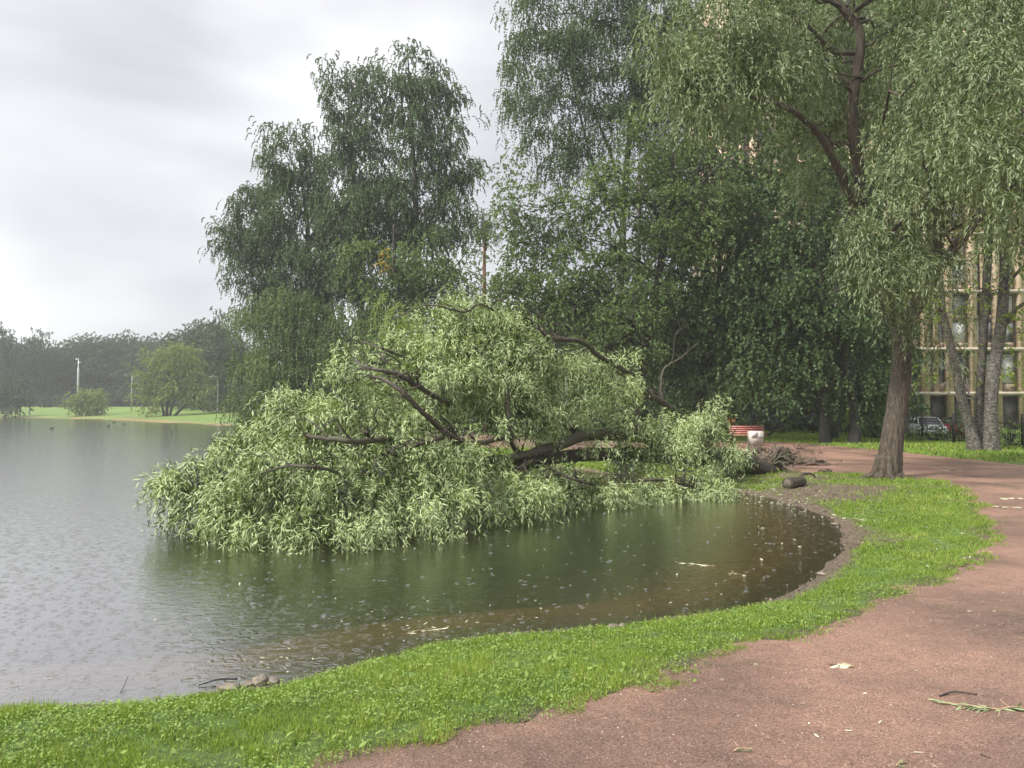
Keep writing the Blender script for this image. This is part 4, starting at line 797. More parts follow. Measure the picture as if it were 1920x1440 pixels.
# ---------------------------------------------------------------- railings
M['iron'] = plain_mat('iron', (0.012,0.013,0.012), 0.45, 0.3)
fp = np.array([(19.8,61),(20.8,57),(22.6,51.5),(24.0,46.5),(25.0,40.5),(25.3,36.5),(25.3,30)])
fs = spline(fp, 300); seg = np.r_[0, np.cumsum(np.linalg.norm(np.diff(fs, axis=0), axis=1))]
def fpt(s_): return np.array((np.interp(s_, seg, fs[:,0]), np.interp(s_, seg, fs[:,1])))
fence = empty('iron_fence', (*fpt(0), gz(*fpt(0)))); tag(fence, 'black iron picket railing between the lawn and the parked cars', 'fence')
pl = 2.5; npan = int(seg[-1]/pl)
for k in range(npan+1):
    q = fpt(k*pl); z = gz(*q); MB().box((q[0], q[1], z+0.8), (0.07,0.07,1.7)).build('post', M['iron'], fence)
    if k == npan: break
    q2 = fpt((k+1)*pl); z2 = gz(*q2); mb = MB()
    for s_ in np.arange(0.12, pl-0.05, 0.12):
        t = s_/pl; r = q*(1-t)+q2*t; zz = z*(1-t)+z2*t
        mb.box((r[0], r[1], zz+0.76), (0.018,0.018,1.42)); 
    for hh in (0.14, 1.18):
        d = q2-q; mb.box(((q[0]+q2[0])/2, (q[1]+q2[1])/2, (z+z2)/2+hh), (pl-0.07, 0.03, 0.045), rz=math.atan2(d[1], d[0]))
    mb.build('railing_panel', M['iron'], fence)

# ---------------------------------------------------------------- apartment building
M['stone'] = plain_mat('stone', (0.52,0.36,0.23), 0.8, 0, 0.14, 0.9)
def brickish(name, c):
    m, nt, o = new_mat(name); L = nt.links.new
    t = nt.nodes.new('ShaderNodeTexCoord'); mp_ = nt.nodes.new('ShaderNodeMapping'); mp_.inputs['Rotation'].default_value = (PI/2,0,0); L(t.outputs['Object'], mp_.inputs[0])
    br = nt.nodes.new('ShaderNodeTexBrick'); br.inputs['Scale'].default_value = 1.0; br.inputs['Brick Width'].default_value = 0.6; br.inputs['Row Height'].default_value = 0.3; br.inputs['Mortar Size'].default_value = 0.012
    br.inputs['Color1'].default_value = (*c,1); br.inputs['Color2'].default_value = (c[0]*.8,c[1]*.74,c[2]*.68,1); br.inputs['Mortar'].default_value = (c[0]*.5,c[1]*.5,c[2]*.5,1); L(mp_.outputs[0], br.inputs[0])
    b = nt.nodes.new('ShaderNodeBsdfPrincipled'); b.inputs['Roughness'].default_value = 0.8; L(br.outputs[0], b.inputs['Base Color']); L(b.outputs[0], o.inputs[0]); return m
M['cladding'] = brickish('cladding', (0.64,0.50,0.37))
M['band'] = plain_mat('band', (0.44,0.38,0.30), 0.75, 0, 0.1, 1.0)
M['frame_dark'] = plain_mat('frame_dark', (0.05,0.042,0.038), 0.5)
m, nt, o = new_mat('window_glass'); L = nt.links.new
nn = noise(nt, 0.8, 2); rr_ = ramp(nt, [(0.4, (0.05,0.06,0.065)), (0.55, (0.25,0.27,0.28))]); L(nn.outputs[0], rr_.inputs[0])
b = nt.nodes.new('ShaderNodeBsdfPrincipled'); b.inputs['Roughness'].default_value = 0.06; L(rr_.outputs[0], b.inputs['Base Color']); b.inputs['Specular IOR Level'].default_value = 0.9; L(b.outputs[0], o.inputs[0]); M['glass'] = m
M['curtain'] = plain_mat('curtain', (0.55,0.56,0.55), 0.3, 0, 0.15, 1.5)
M['panel_orn'] = bark_mat('ornament_panel', (0.06,0.05,0.04), (0.45,0.36,0.25), 3.2, (1,1,1), 0.2)
BY = 72.0; bx0 = 21.0; bx1 = 62.0; bz = -0.1; BH = 46.0
bld = empty('apartment_building', ((bx0+bx1)/2, BY, bz)); tag(bld, 'tall apartment block with beige stone piers and dark windows behind the trees', 'building')
MB().box(((bx0+bx1)/2, BY+7.35, bz+BH/2), (bx1-bx0, 14, BH)).build('wall', M['cladding'], bld)
MB().box(((bx0+bx1)/2, BY+7.35, bz+BH+0.35), (bx1-bx0+0.6, 14.6, 0.7)).build('roof', M['band'], bld)
bay = 2.35; nb = int((bx1-bx0)/bay)
mb = MB(); mf2 = MB()
for k in range(nb+1):
    x_ = bx0+0.35+k*bay; 
    mb.box((x_, BY+0.0, bz+BH/2), (0.62, 0.72, BH))
    if k % 2 == 0: mb.box((x_+bay/2, BY+0.14, bz+BH/2+1.6), (0.42, 0.44, BH-3.4))
mb.build('piers', M['cladding'], bld)
floors = []
z_ = 3.55; mbb = MB(); lev = [3.55]
while z_ < BH-5: 
    z_ += (4.3 if len(lev) == 1 else 5.65); lev.append(z_)
for z_ in lev: mbb.box(((bx0+bx1)/2, BY-0.02, bz+z_), (bx1-bx0+0.3, 0.86, 0.32))
mbb.build('cornice', M['band'], bld)
proto = None; rest = MB(); restp = MB(); cnt = 0
for li_ in range(len(lev)):
    zb = lev[li_]+0.16; zt = (lev[li_+1]-0.16) if li_+1 < len(lev) else BH-0.2
    nfl = 1 if li_ == 0 else 2
    for fl in range(nfl):
        hf = (zt-zb)/nfl
        for k in range(nb):
            x_ = bx0+0.35+k*bay+bay/2
            for sx_ in ((-0.6, 0.6) if k % 2 == 0 else (0,)):
                wd_ = 0.58 if k % 2 == 0 else 1.35
                cx, cz = x_+sx_, bz+zb+hf*(fl+0.5)
                px_ = 960+F*cx/BY; py_ = 762-F*(cz-EYE)/BY
                vis = (1695 < px_ < 1925 and 430 < py_ < 760)
                fr_ = MB().box((cx, BY+0.27, cz+hf*0.06), (wd_, 0.14, hf*0.80))
                pnl = (cx, BY+0.24, cz-hf*0.40), (wd_, 0.18, hf*0.2)
                if vis and cnt < 98:
                    cnt += 1; r_ = fr_.build('window', M['frame_dark'], bld)
                    pn = MB().box((cx, BY+0.19, cz+hf*0.07), (wd_-0.16, 0.03, hf*0.7)); pn = pn.build('pane', M['curtain'] if rng.random() < 0.5 else M['glass'], None); pn.parent = r_; pn.location = (-np.array(bld.location)).tolist()
                    pp_ = MB().box(*pnl).build('parapet_panel', M['panel_orn'], None); pp_.parent = r_; pp_.location = (-np.array(bld.location)).tolist()
                else:
                    rest.box((cx, BY+0.27, cz+hf*0.06), (wd_, 0.14, hf*0.80)); restp.box((cx, BY+0.19, cz+hf*0.07), (wd_-0.16, 0.03, hf*0.7))
tag(rest.build('window_frames', M['frame_dark'], bld), kind='stuff'); tag(restp.build('window_panes', M['glass'], bld), kind='stuff')
for k in range(nb):
    if k % 3 != 1: MB().box((bx0+0.35+k*bay+bay/2, BY+0.22, bz+1.65), (bay-0.64, 0.2, 3.2)).build('shop_window', M['frame_dark'], bld)

# ---------------------------------------------------------------- parked cars
M['tyre'] = plain_mat('tyre', (0.015,0.015,0.015), 0.85); M['rim'] = plain_mat('rim', (0.4,0.4,0.42), 0.35, 0.8); M['carglass'] = plain_mat('carglass', (0.02,0.025,0.03), 0.06)
M['lamp_c'] = plain_mat('lamp_c', (0.6,0.6,0.62), 0.1); M['lamp_r'] = plain_mat('lamp_r', (0.35,0.01,0.01), 0.2)
def car(label, color, x, y, rz, group='cars parked behind the railings'):
    z = gz(x, y); root = empty('parked_car', (0,0,0)); tag(root, label, 'car', group)
    paint = plain_mat('car_paint', color, 0.25, 0.0, 0.04, 2, coat=0.8)
    prof = [(-2.1,.32,.62,.78),(-2.15,.36,.75,.84),(-1.95,.3,.93,.88),(-1.3,.22,1.0,.9),(-0.6,.22,1.02,.9),(0.6,.22,1.0,.9),(1.1,.22,.98,.9),(1.75,.25,.9,.88),(2.05,.32,.78,.84),(2.13,.36,.62,.76)]
    V = []; 
    for (xx, zb, zt, hw) in prof:
        V += [(xx,-hw*.92,zb),(xx,-hw,zb+.2*(zt-zb)),(xx,-hw,zb+.65*(zt-zb)),(xx,-hw*.9,zt),(xx,hw*.9,zt),(xx,hw,zb+.65*(zt-zb)),(xx,hw,zb+.2*(zt-zb)),(xx,hw*.92,zb)]
    f = []; n = 8
    for i in range(len(prof)-1):
        for j in range(n): f.append((i*n+j, i*n+(j+1)%n, (i+1)*n+(j+1)%n, (i+1)*n+j))
    f.append(tuple(range(n))[::-1]); f.append(tuple((len(prof)-1)*n+q for q in range(n)))
    body = MB().add(V, f).build('body', paint, root, world=False)
    cab = [(-1.75,.93,.72),(-1.35,1.38,.6),(-0.9,1.47,.58),(0.1,1.47,.58),(0.45,1.38,.6),(1.05,.96,.74)]
    V = []; 
    for (xx, zt, hw) in cab: V += [(xx,-.84,.9),(xx,-hw,zt),(xx,hw,zt),(xx,.84,.9)]
    f = []
    for i in range(len(cab)-1):
        for j in range(4): f.append((i*4+j, i*4+(j+1)%4, (i+1)*4+(j+1)%4, (i+1)*4+j))
    f.append((3,2,1,0)); f.append((20,21,22,23))
    MB().add(V, f).build('windows', M['carglass'], root, world=False)
    MB().box((-0.4,0,1.475), (1.35,1.12,0.05)).build('roof', paint, root, world=False)
    mb = MB()
    for sy in (-1,1):
        for (a_, b_) in (((-1.72,.79,.95),(-1.3,.64,1.42)),((1.03,.80,.98),(0.35,.65,1.44)),((-0.42,.79,.98),(-0.42,.63,1.44))):
            mb.tube([(a_[0],a_[1]*sy,a_[2]),(b_[0],b_[1]*sy,b_[2])], 0.045, 6)
    mb.build('pillars', paint, root, world=False)
    for sx_ in (-1.3,1.3):
        for sy in (-1,1):
            wh = MB().tube([(sx_,sy*.70,.33),(sx_,sy*.93,.33)], 0.33, 20).build('wheel', M['tyre'], root, world=False)
            rm_ = MB().tube([(sx_,sy*.90,.33),(sx_,sy*.945,.33)], 0.2, 16).build('rim', M['rim'], None); rm_.parent = wh
    for sy in (-1,1):
        MB().box((2.06,sy*.6,.72), (0.12,.34,.14)).build('headlight', M['lamp_c'], root, world=False)
        MB().box((-2.1,sy*.62,.76), (0.12,.3,.18)).build('taillight', M['lamp_r'], root, world=False)
    MB().box((2.12,0,.45), (0.06,0.5,.12)).build('number_plate', M['lamp_c'], root, world=False)
    MB().box((2.09,0,.66), (0.08,0.7,.1)).build('grille', M['tyre'], root, world=False)
    root.location = (x, y, z); root.rotation_euler = (0,0,rz); return root
def carpx(label, c, px, Y, rz): return car(label, c, (px-960)/F*Y, Y, rz)
carpx('white car facing the pond behind the railings beside the thick trunk', (0.75,0.76,0.77), 1736, 54, -PI/2-0.25)
carpx('red car half hidden by the birch stems', (0.35,0.02,0.015), 1812, 52, -PI/2+0.2)
carpx('white car behind the dark foliage left of the maple pair', (0.75,0.76,0.77), 1462, 66, -PI/2-0.2)
carpx('pale silver car parked further back beside the other white one', (0.6,0.6,0.6), 1500, 68, -PI/2-0.2)
carpx('orange red car above the bench backrest', (0.6,0.13,0.05), 1382, 64, 0.2)

# ---------------------------------------------------------------- bench and bin
M['bench_wood'] = plain_mat('bench_wood', (0.42,0.15,0.13), 0.5, 0, 0.2, 8)
M['concrete'] = plain_mat('concrete', (0.50,0.47,0.42), 0.85, 0, 0.15, 9)
bq = G(1402, 831); bx_, by_ = bq[0], bq[1]
bench = empty('park_bench', tuple(bq)); tag(bench, 'faded red slatted park bench with black legs on the lawn edge', 'bench')
for k in range(4): MB().box((bx_, by_+0.14+0.035*k, bq[2]+0.56+0.115*k), (1.95,0.03,0.09)).build('backrest_slat', M['bench_wood'], bench)
for k in range(4): MB().box((bx_, by_-0.33+0.125*k, bq[2]+0.45), (1.95,0.1,0.035)).build('seat_slat', M['bench_wood'], bench)
for sx_ in (-0.78, 0.78):
    MB().box((bx_+sx_, by_-0.28, bq[2]+0.2), (0.06,0.07,0.44)).box((bx_+sx_, by_+0.1, bq[2]+0.2), (0.06,0.07,0.44)).box((bx_+sx_, by_-0.1, bq[2]+0.415), (0.07,0.5,0.03)).box((bx_+sx_, by_+0.24, bq[2]+0.7), (0.05,0.04,0.6), rx=-0.28).build('leg', M['iron'], bench)
bn = G(1417, 836)
binr = empty('litter_bin', tuple(bn)); tag(binr, 'square pale concrete litter bin in front of the bench', 'litter bin')
for k, (dx) in enumerate((-0.17, 0.17)):
    pass
bw, bt = 0.62, 0.05
mb = MB()
mb.box((bn[0], bn[1]-bw/2+bt/2, bn[2]+0.42), (bw, bt, 0.66)); mb.box((bn[0], bn[1]+bw/2-bt/2, bn[2]+0.42), (bw, bt, 0.66))
mb.box((bn[0]-bw/2+bt/2, bn[1], bn[2]+0.42), (bt, bw-2*bt, 0.66)); mb.box((bn[0]+bw/2-bt/2, bn[1], bn[2]+0.42), (bt, bw-2*bt, 0.66)); mb.box((bn[0], bn[1], bn[2]+0.12), (bw-2*bt, bw-2*bt, 0.05))
mb.build('body', M['concrete'], binr)
MB().box((bn[0], bn[1]-bw/2-0.012, bn[2]+0.45), (bw+0.03, 0.02, 0.03)).build('joint_strip', plain_mat('joint', (0.2,0.18,0.16), 0.9), binr)
MB().box((bn[0]-0.2, bn[1], bn[2]+0.04), (0.1,0.5,0.12)).box((bn[0]+0.2, bn[1], bn[2]+0.04), (0.1,0.5,0.12)).build('feet', M['concrete'], binr)
MB().box((bn[0]-bw/4, bn[1]-bw/2-0.012, bn[2]+0.6), (bw/2-0.02,0.02,0.26)).build('front_panel', plain_mat('white_panel', (0.55,0.53,0.48), 0.6), binr)

# ---------------------------------------------------------------- lamps
M['pole'] = plain_mat('pole', (0.50,0.51,0.50), 0.5, 0.2, 0.1, 2); M['lampglass'] = plain_mat('lampglass', (0.6,0.6,0.58), 0.2)
def street_lamp(label, px, ytop, Y, armpx):
    x = (px-960)/F*Y; z = gz(x, Y); top = P(px, ytop, Y)[2]; H = top-z; a_ = armpx*Y/F; sg = math.copysign(1, a_)
    root = empty('street_lamp', (x, Y, z)); tag(root, label, 'street lamp', 'curved street lamps')
    pts = [(x,Y,z-0.1),(x,Y,z+H*0.6)] + [(x+a_*0.5*(1-math.cos(t))*1.0 - 0.03*sg*0, Y, z+H*0.72+H*0.28*math.sin(t)) for t in np.linspace(0.1, PI*0.62, 7)]
    sp = spline(np.array(pts), 26); MB().tube(sp, np.linspace(0.11,0.045,26), 10).build('pole', M['pole'], root, smooth=True)
    e = sp[-1]; MB().tube([e+np.array((-0.1*sg,0,0.02)), e+np.array((0.15*sg,0,0.0)), e+np.array((0.5*sg,0,-0.05)), e+np.array((0.62*sg,0,-0.08))], [0.06,0.12,0.11,0.04], 10).build('lamp_head', M['pole'], root, smooth=True)
    MB().tube([(x,Y,z-0.05),(x,Y,z+0.9)], [0.15,0.14], 12).build('base', M['pole'], root)
street_lamp('curved pale street lamp on the far lawn right of the round willow', 408, 705, 132, -16)
street_lamp('curved pale street lamp among the grove shrubs behind the fallen limbs', 1062, 655, 50, -34)
def mast(label, px, ytop, Y, r, nm='light_mast', cat='mast', head=True):
    x = (px-960)/F*Y; z = gz(x, Y); top = P(px, ytop, Y)[2]
    root = empty(nm, (x, Y, z)); tag(root, label, cat)
    MB().tube([(x,Y,z-0.1),(x,Y,z+(top-z)*0.8),(x,Y,z+(top-z)*0.82),(x,Y,top)], [r,r*0.8,r*0.4,r*0.35], 12).build('pole', M['pole'], root, smooth=False)
    if head: MB().box((x-0.35,Y,top-0.2), (0.7,0.3,0.25)).box((x+0.4,Y,top-1.0), (0.6,0.25,0.2)).build('lamp_head', M['pole'], root)
mast('slender white light mast standing before the far tree line', 146, 672, 186, 0.28)
mast('thin grey pole left of the round willow', 247, 705, 160, 0.13, 'thin_pole', 'pole', False)

# ---------------------------------------------------------------- grass and weeds
def spread_pts(x0, x1, y0, y1, dens):
    n = int((x1-x0)*(y1-y0)*dens); return x0+(x1-x0)*rng.random(n), y0+(y1-y0)*rng.random(n)
def in_view(x, y, z=0.2, mx=60):
    px = 960+F*x/np.maximum(y, 0.1); py = 762-F*(z-EYE)/np.maximum(y, 0.1); return (y > 0.5) & (px > -mx*3) & (px < 1920+mx*3) & (py < 1440+mx*4)
PP, DD, NN, LL, WW, VV = [], [], [], [], [], []
BP, BD, BN, BL, BW, BV = [], [], [], [], [], []
for (x0,x1,y0,y1,dens,hl,wd,bdens) in [(-8,4,2.5,6.2,12500,0.05,0.0036,1500),(-3,7,6.2,9.5,7500,0.05,0.005,800),(1,12,9.5,15,4000,0.065,0.0075,160),(1,16,15,27,1700,0.085,0.013,60),(8,27,27,62,150,0.14,0.035,0),(-14,8,22,40,220,0.13,0.03,0)]:
    for kind_ in (0,1):
        dn = dens if kind_ == 0 else bdens
        if not dn: continue
        x, y = spread_pts(x0,x1,y0,y1,dn); ok = in_view(x, y); x, y = x[ok], y[ok]
        s = sdf(x, y); p = pdf(x, y); mm_ = mud_mask(x, y, s)
        pj = p + 0.34*(vnoise(x, y, 0.6, 14)-0.5) + 0.30*(vnoise(x, y, 0.13, 15)-0.5)+0.10
        pr = np.maximum((1-mm_)**1.2, 0.10*(s > 0.15)*(vnoise(x, y, 0.2, 41) > 0.55))*sstep(-0.06, 0.10, pj)*(s > 0.03)*(np.clip(vnoise(x, y, 0.3, 31)*1.6-0.35+0.4*(vnoise(x, y, 1.1, 32) > 0.45), 0.03, 1) if kind_ else np.clip(vnoise(x, y, 0.12, 33)*2.4-0.3, 0.1, 1)*np.clip(vnoise(x, y, 0.45, 34)*2.5+0.05, 0.3, 1))
        pr = pr*np.where(vnoise(x, y, 0.6, 16) > 0.12, 1, 0.35)
        ok = rng.random(len(x)) < pr; x, y = x[ok], y[ok]; n = len(x)
        # a few stray tufts on the path edge
        h = hgt(x, y); base = np.stack([x, y, h-0.004], 1); th = rng.random(n)*2*PI
        patch = vnoise(x, y, 0.9, 17); patch2 = vnoise(x, y, 0.22, 18)
        if kind_ == 0:
            lean = 0.25+1.5*rng.random(n); D = norm(np.stack([np.cos(th)*lean, np.sin(th)*lean, np.ones(n)], 1))
            Nn = norm(np.stack([np.cos(th), np.sin(th), 0.3*np.ones(n)], 1)*-1+rng.standard_normal((n,3))*0.3)*-1
            PP.append(base); DD.append(D); NN.append(Nn); LL.append(0.82*hl*np.where(rng.random(n) < 0.03, 2.0, 1.0)*(0.4+1.0*rng.random(n))*(0.4+1.1*patch2)*(0.75+0.5*patch)); WW.append(np.full(n, wd)*(0.7+0.6*rng.random(n)))
            VV.append(np.clip(0.06+0.35*patch+0.3*patch2+0.75*(rng.random(n)-0.35)+(rng.random(n) < 0.05)*0.4, 0, 1))
        else:
            el = 0.2+0.8*rng.random(n); D = norm(np.stack([np.cos(th), np.sin(th), el], 1)); Nn = norm(np.stack([-np.cos(th)*el, -np.sin(th)*el, np.ones(n)], 1)+rng.standard_normal((n,3))*0.35)
            big = rng.random(n) < 0.05*(patch > 0.5)
            b2 = base.copy(); b2[:,2] += 0.012+0.035*rng.random(n)
            sz = np.where(big, 0.036, 0.0145)*(0.6+0.8*rng.random(n))*(wd/0.005)**0.3
            BP.append(b2); BD.append(D); BN.append(Nn); BL.append(sz*1.3); BW.append(sz*np.where(big, 0.6, 0.8)); BV.append(np.clip(0.1+0.5*patch2+0.5*rng.random(n), 0, 1))
cc_ = np.concatenate
g = leaf_obj('grass', cc_(PP), cc_(DD), cc_(NN), cc_(LL), cc_(WW), cc_(VV), M['grass'], None, 'blade', 0.3); tag(g, kind='stuff')
g = leaf_obj('low_weeds', cc_(BP), cc_(BD), cc_(BN), cc_(BL), cc_(BW), cc_(BV), M['weed'], None, 'oval', 0.2); tag(g, kind='stuff')
print('grass', len(cc_(PP)), 'weeds', len(cc_(BP)))

# loose leaves: on the bank, path and water
M['leaf_litter'] = leaf_mat('leaf_litter', [(0, (0.22,0.27,0.10)), (0.6, (0.45,0.47,0.26)), (1, (0.6,0.58,0.40))], (0.6,0.62,0.45), 0.15)
xs_, ys_, zs_ = [], [], []
def scatter(px, py, rx, ry, n):
    for _ in range(n):
        q = G(px+rng.normal(0, rx), py+rng.normal(0, ry)); xs_.append(q[0]); ys_.append(q[1]); zs_.append(max(q[2], 0.0)+0.012)
for a_ in [(1430,912,45,7,200),(1385,925,40,6,110),(1470,942,30,6,70),(1550,915,50,8,60),(1650,950,70,18,90),(1620,970,40,12,40),(1480,890,60,8,60),(1800,900,60,25,50),(1600,895,120,10,50),(1520,960,40,12,40),(1750,1000,60,50,50),(1380,880,40,12,60)]: scatter(*a_)
for a_ in [(620,1035,130,9,70),(850,1012,110,7,50),(1050,985,90,8,60),(1200,962,80,6,60),(1350,948,50,5,40),(420,1030,60,7,30),(820,1190,160,10,45),(1150,1150,140,9,30),(520,1250,60,8,18),(1500,1020,50,20,14)]: scatter(*a_)
for _ in range(34):
    q = G(900+1000*rng.random(), 1030+400*rng.random()**0.8); xs_.append(q[0]); ys_.append(q[1]); zs_.append(max(q[2],0)+0.012)
n = len(xs_); th = rng.random(n)*6.28; Pn = np.stack([xs_, ys_, zs_], 1)
D = np.stack([np.cos(th), np.sin(th), rng.normal(0,0.12,n)], 1); Nn = norm(np.stack([rng.normal(0,.3,n), rng.normal(0,.3,n), np.ones(n)], 1))
lit = leaf_obj('leaf_litter', Pn, D, Nn, np.where(Pn[:,1] < 9, 0.6, 1.0)*(0.05+0.05*rng.random(n)), np.where(Pn[:,1] < 9, 0.5, 1.0)*(0.012+0.009*rng.random(n)), rng.random(n), M['leaf_litter'], None, 'lance', 0.1); tag(lit, kind='stuff')

# loose gravel grains on the near path
x, y = spread_pts(-3, 7, 2.7, 9.0, 2600); ok = in_view(x, y) & (pdf(x, y) < -0.02) & (rng.random(len(x)) < np.clip(1.15-y/9, 0.1, 1)); x, y = x[ok], y[ok]; n = len(x)
r = (0.0016+0.0042*rng.random(n)**2.2)*(1+y/14); th = rng.random(n)*6.28; z = hgt(x, y)+0.005
V = np.stack([np.stack([x+r*np.cos(th+k*PI/2)*(1 if k % 2 else .75), y+r*np.sin(th+k*PI/2)*(1 if k % 2 else .75), z], 1) for k in range(4)]+[np.stack([x+r*0.2, y, z+r*0.8], 1)], 1).reshape(-1,3)
base = np.arange(n)[:,None]*5; idx = (base+np.array([0,1,4, 1,2,4, 2,3,4, 3,0,4])[None,:]).ravel()
m, nt, o = new_mat('gravel'); at = nt.nodes.new('ShaderNodeAttribute'); at.attribute_name = 'var'; r_g = ramp(nt, [(0, (0.04,0.025,0.02)), (0.5, (0.18,0.105,0.08)), (0.93, (0.32,0.21,0.17)), (1, (0.55,0.46,0.40))]); nt.links.new(at.outputs['Fac'], r_g.inputs[0])
b = nt.nodes.new('ShaderNodeBsdfPrincipled'); b.inputs['Roughness'].default_value = 0.6; nt.links.new(r_g.outputs[0], b.inputs['Base Color']); nt.links.new(b.outputs[0], o.inputs[0])
gv = raw_mesh('gravel', V, np.full(n*4, 3), idx, m, None, var=np.repeat(rng.random(n), 4)); tag(gv, kind='stuff'); print('gravel', n)

# crumbs of soil and bits of bark on the bank
x, y = spread_pts(-4, 13, 4.8, 26, 260); s_ = sdf(x, y); mm_ = mud_mask(x, y, s_); ok = (s_ > -0.05) & (rng.random(len(x)) < mm_**1.5) & (pdf(x, y) > -0.3); x, y = x[ok], y[ok]; n = len(x)
r = (0.006+0.022*rng.random(n)**2.5); th = rng.random(n)*6.28; z = np.maximum(hgt(x, y), 0)-0.001
V = np.stack([np.stack([x+r*np.cos(th+k*PI/2.5)*(1 if k % 2 else .7), y+r*np.sin(th+k*PI/2.5)*(1 if k % 2 else .7), z], 1) for k in range(5)]+[np.stack([x+r*0.3, y+r*.1, z+r*0.75], 1)], 1).reshape(-1,3)
base = np.arange(n)[:,None]*6; idx = (base+np.array([0,1,5, 1,2,5, 2,3,5, 3,4,5, 4,0,5])[None,:]).ravel()
m, nt, o = new_mat('crumbs'); at = nt.nodes.new('ShaderNodeAttribute'); at.attribute_name = 'var'; r_g = ramp(nt, [(0, (0.03,0.02,0.014)), (0.8, (0.10,0.072,0.05)), (1, (0.26,0.2,0.15))]); nt.links.new(at.outputs['Fac'], r_g.inputs[0])
b = nt.nodes.new('ShaderNodeBsdfPrincipled'); b.inputs['Roughness'].default_value = 0.8; nt.links.new(r_g.outputs[0], b.inputs['Base Color']); nt.links.new(b.outputs[0], o.inputs[0])
cb = raw_mesh('soil_crumbs', V, np.full(n*5, 3), idx, m, None, var=np.repeat(rng.random(n), 5)); tag(cb, kind='stuff'); print('crumbs', n)
# bits of twig washed up on the bank
mb = MB()
for _ in range(260):
    px, py = [(1450,905,60,14),(1560,940,70,25),(1400,880,60,15),(1640,960,70,30),(1580,1020,25,30)][int(rng.integers(5))][0:2]; q = G(px+rng.normal(0,55), py+rng.normal(0,14))
    if sdf([q[0]],[q[1]])[0] < -0.1: continue
    a_ = rng.random()*6.28; l_ = 0.05+0.18*rng.random()**2; d_ = np.array((math.cos(a_), math.sin(a_), 0.05))*l_; q = q+np.array((0,0,0.012))
    mb.tube([q-d_/2, q+rng.normal(0,0.01,3)*np.array((1,1,.3)), q+d_/2], [0.004,0.0045,0.003], 4)
tw = mb.build('twig_litter', M['bark_wet']); tag(tw, kind='stuff')

# sprigs: broken willow twigs
def sprig(label, q, rz, L_, nl, leafL, mat='leaf_fallen', stick=True, group='broken willow sprigs', z=None, flat=0.25):
    z = q[2]+0.012 if z is None else z
    root = empty('willow_sprig', (q[0], q[1], z)); tag(root, label, 'twig', group)
    d = np.array((math.cos(rz), math.sin(rz), 0)); sd_ = np.array((-d[1], d[0], 0)); t = np.linspace(0,1,8)[:,None]
    pts = np.array((q[0],q[1],z))+d*(t-0.5)*L_+sd_*0.10*L_*np.sin(t*3.0+1)+np.array((0,0,0.012))*np.sin(t*PI)
    mb = MB().tube(pts, np.linspace(0.004,0.0015,8), 6)
    if stick: mb.tube([pts[2], pts[2]+sd_*0.25*L_+np.array((0,0,0.02))-d*0.1*L_, pts[2]+sd_*0.4*L_-d*0.0*L_], [0.003,0.0025,0.002], 5)
    mb.build('stem', M['wood_pale'], root, smooth=True)
    k = rng.random(nl); p0 = pts[0]+(pts[-1]-pts[0])*k[:,None]+sd_*0.10*L_*(np.sin(k*3+1)-math.sin(1)*(1-k)-math.sin(4)*k)[:,None]*0.9
    sgn = np.sign(rng.random(nl)-0.5); D_ = d*0.8+sd_*(sgn*(0.3+0.7*rng.random(nl)))[:,None]+np.array((0,0,1))*(rng.random(nl)*flat)[:,None]
    N_ = norm(np.array((0,0,1))+rng.standard_normal((nl,3))*0.45)
    leaf_obj('leaves', p0, D_, N_, leafL*(0.7+0.6*rng.random(nl)), leafL*0.17, rng.random(nl), M[mat], root, 'lance', 0.12)
M['leaf_sprig'] = leaf_mat('leaf_sprig', [(0, (0.03,0.075,0.018)), (1, (0.12,0.2,0.04))], (0.25,0.32,0.16), 0.15)
sprig('flat pale bunch of willow leaves lying alone on the red path', G(1586,1252), PI*0.97, 0.12, 22, 0.085, 'leaf_litter', False, flat=0.1)
sprig('largest broken leafy sprig on the path near the right frame edge', G(1820,1328), PI*1.0-0.15, 0.34, 26, 0.085, 'leaf_sprig')
sprig('second leafy sprig touching the right frame edge', G(1908,1334), 0.1, 0.18, 12, 0.08, 'leaf_sprig')
sprig('small leafy sprig on the path near the bottom of the picture', G(1396,1412), 0.2, 0.11, 9, 0.05, 'leaf_sprig')
sprig('leafy tuft cut by the bottom edge of the picture', G(1690,1438), 0.6, 0.07, 8, 0.04, 'leaf_sprig', False)
sprig('pale sprig on the far bend of the path, nearer the fence', G(1892,936), 0.4, 0.5, 26, 0.13, 'leaf_litter')
sprig('pale sprig on the far bend of the path, beside the grass', G(1890,952), 2.8, 0.45, 22, 0.13, 'leaf_litter')
sprig('pale sprig on the path right of the thick trunk', G(1788,883), 0.05, 0.8, 26, 0.13, 'leaf_litter', False)
sprig('pale sprig lying on the grass strip below the thick trunk', G(1620,978), 1.0, 0.3, 20, 0.12, 'leaf_litter')
sprig('larger leafy twig floating on the brown water', np.array((*W(1312,1060), 0.0)), 2.9, 0.42, 22, 0.10, 'leaf_litter', True, 'floating willow twigs', 0.008)
sprig('thin twig floating right of the larger one', np.array((*W(1380,1078), 0.0)), -0.4, 0.2, 6, 0.06, 'leaf_litter', True, 'floating willow twigs', 0.008)
sprig('bare looking twig floating close to the near grass', np.array((*W(980,1205), 0.0)), 0.3, 0.5, 12, 0.07, 'leaf_litter', True, 'floating willow twigs', 0.008)
sprig('leafy scraps floating off the left of the grass strip', np.array((*W(800,1185), 0.0)), 0.6, 0.4, 18, 0.06, 'leaf_litter', False, 'floating willow twigs', 0.008)
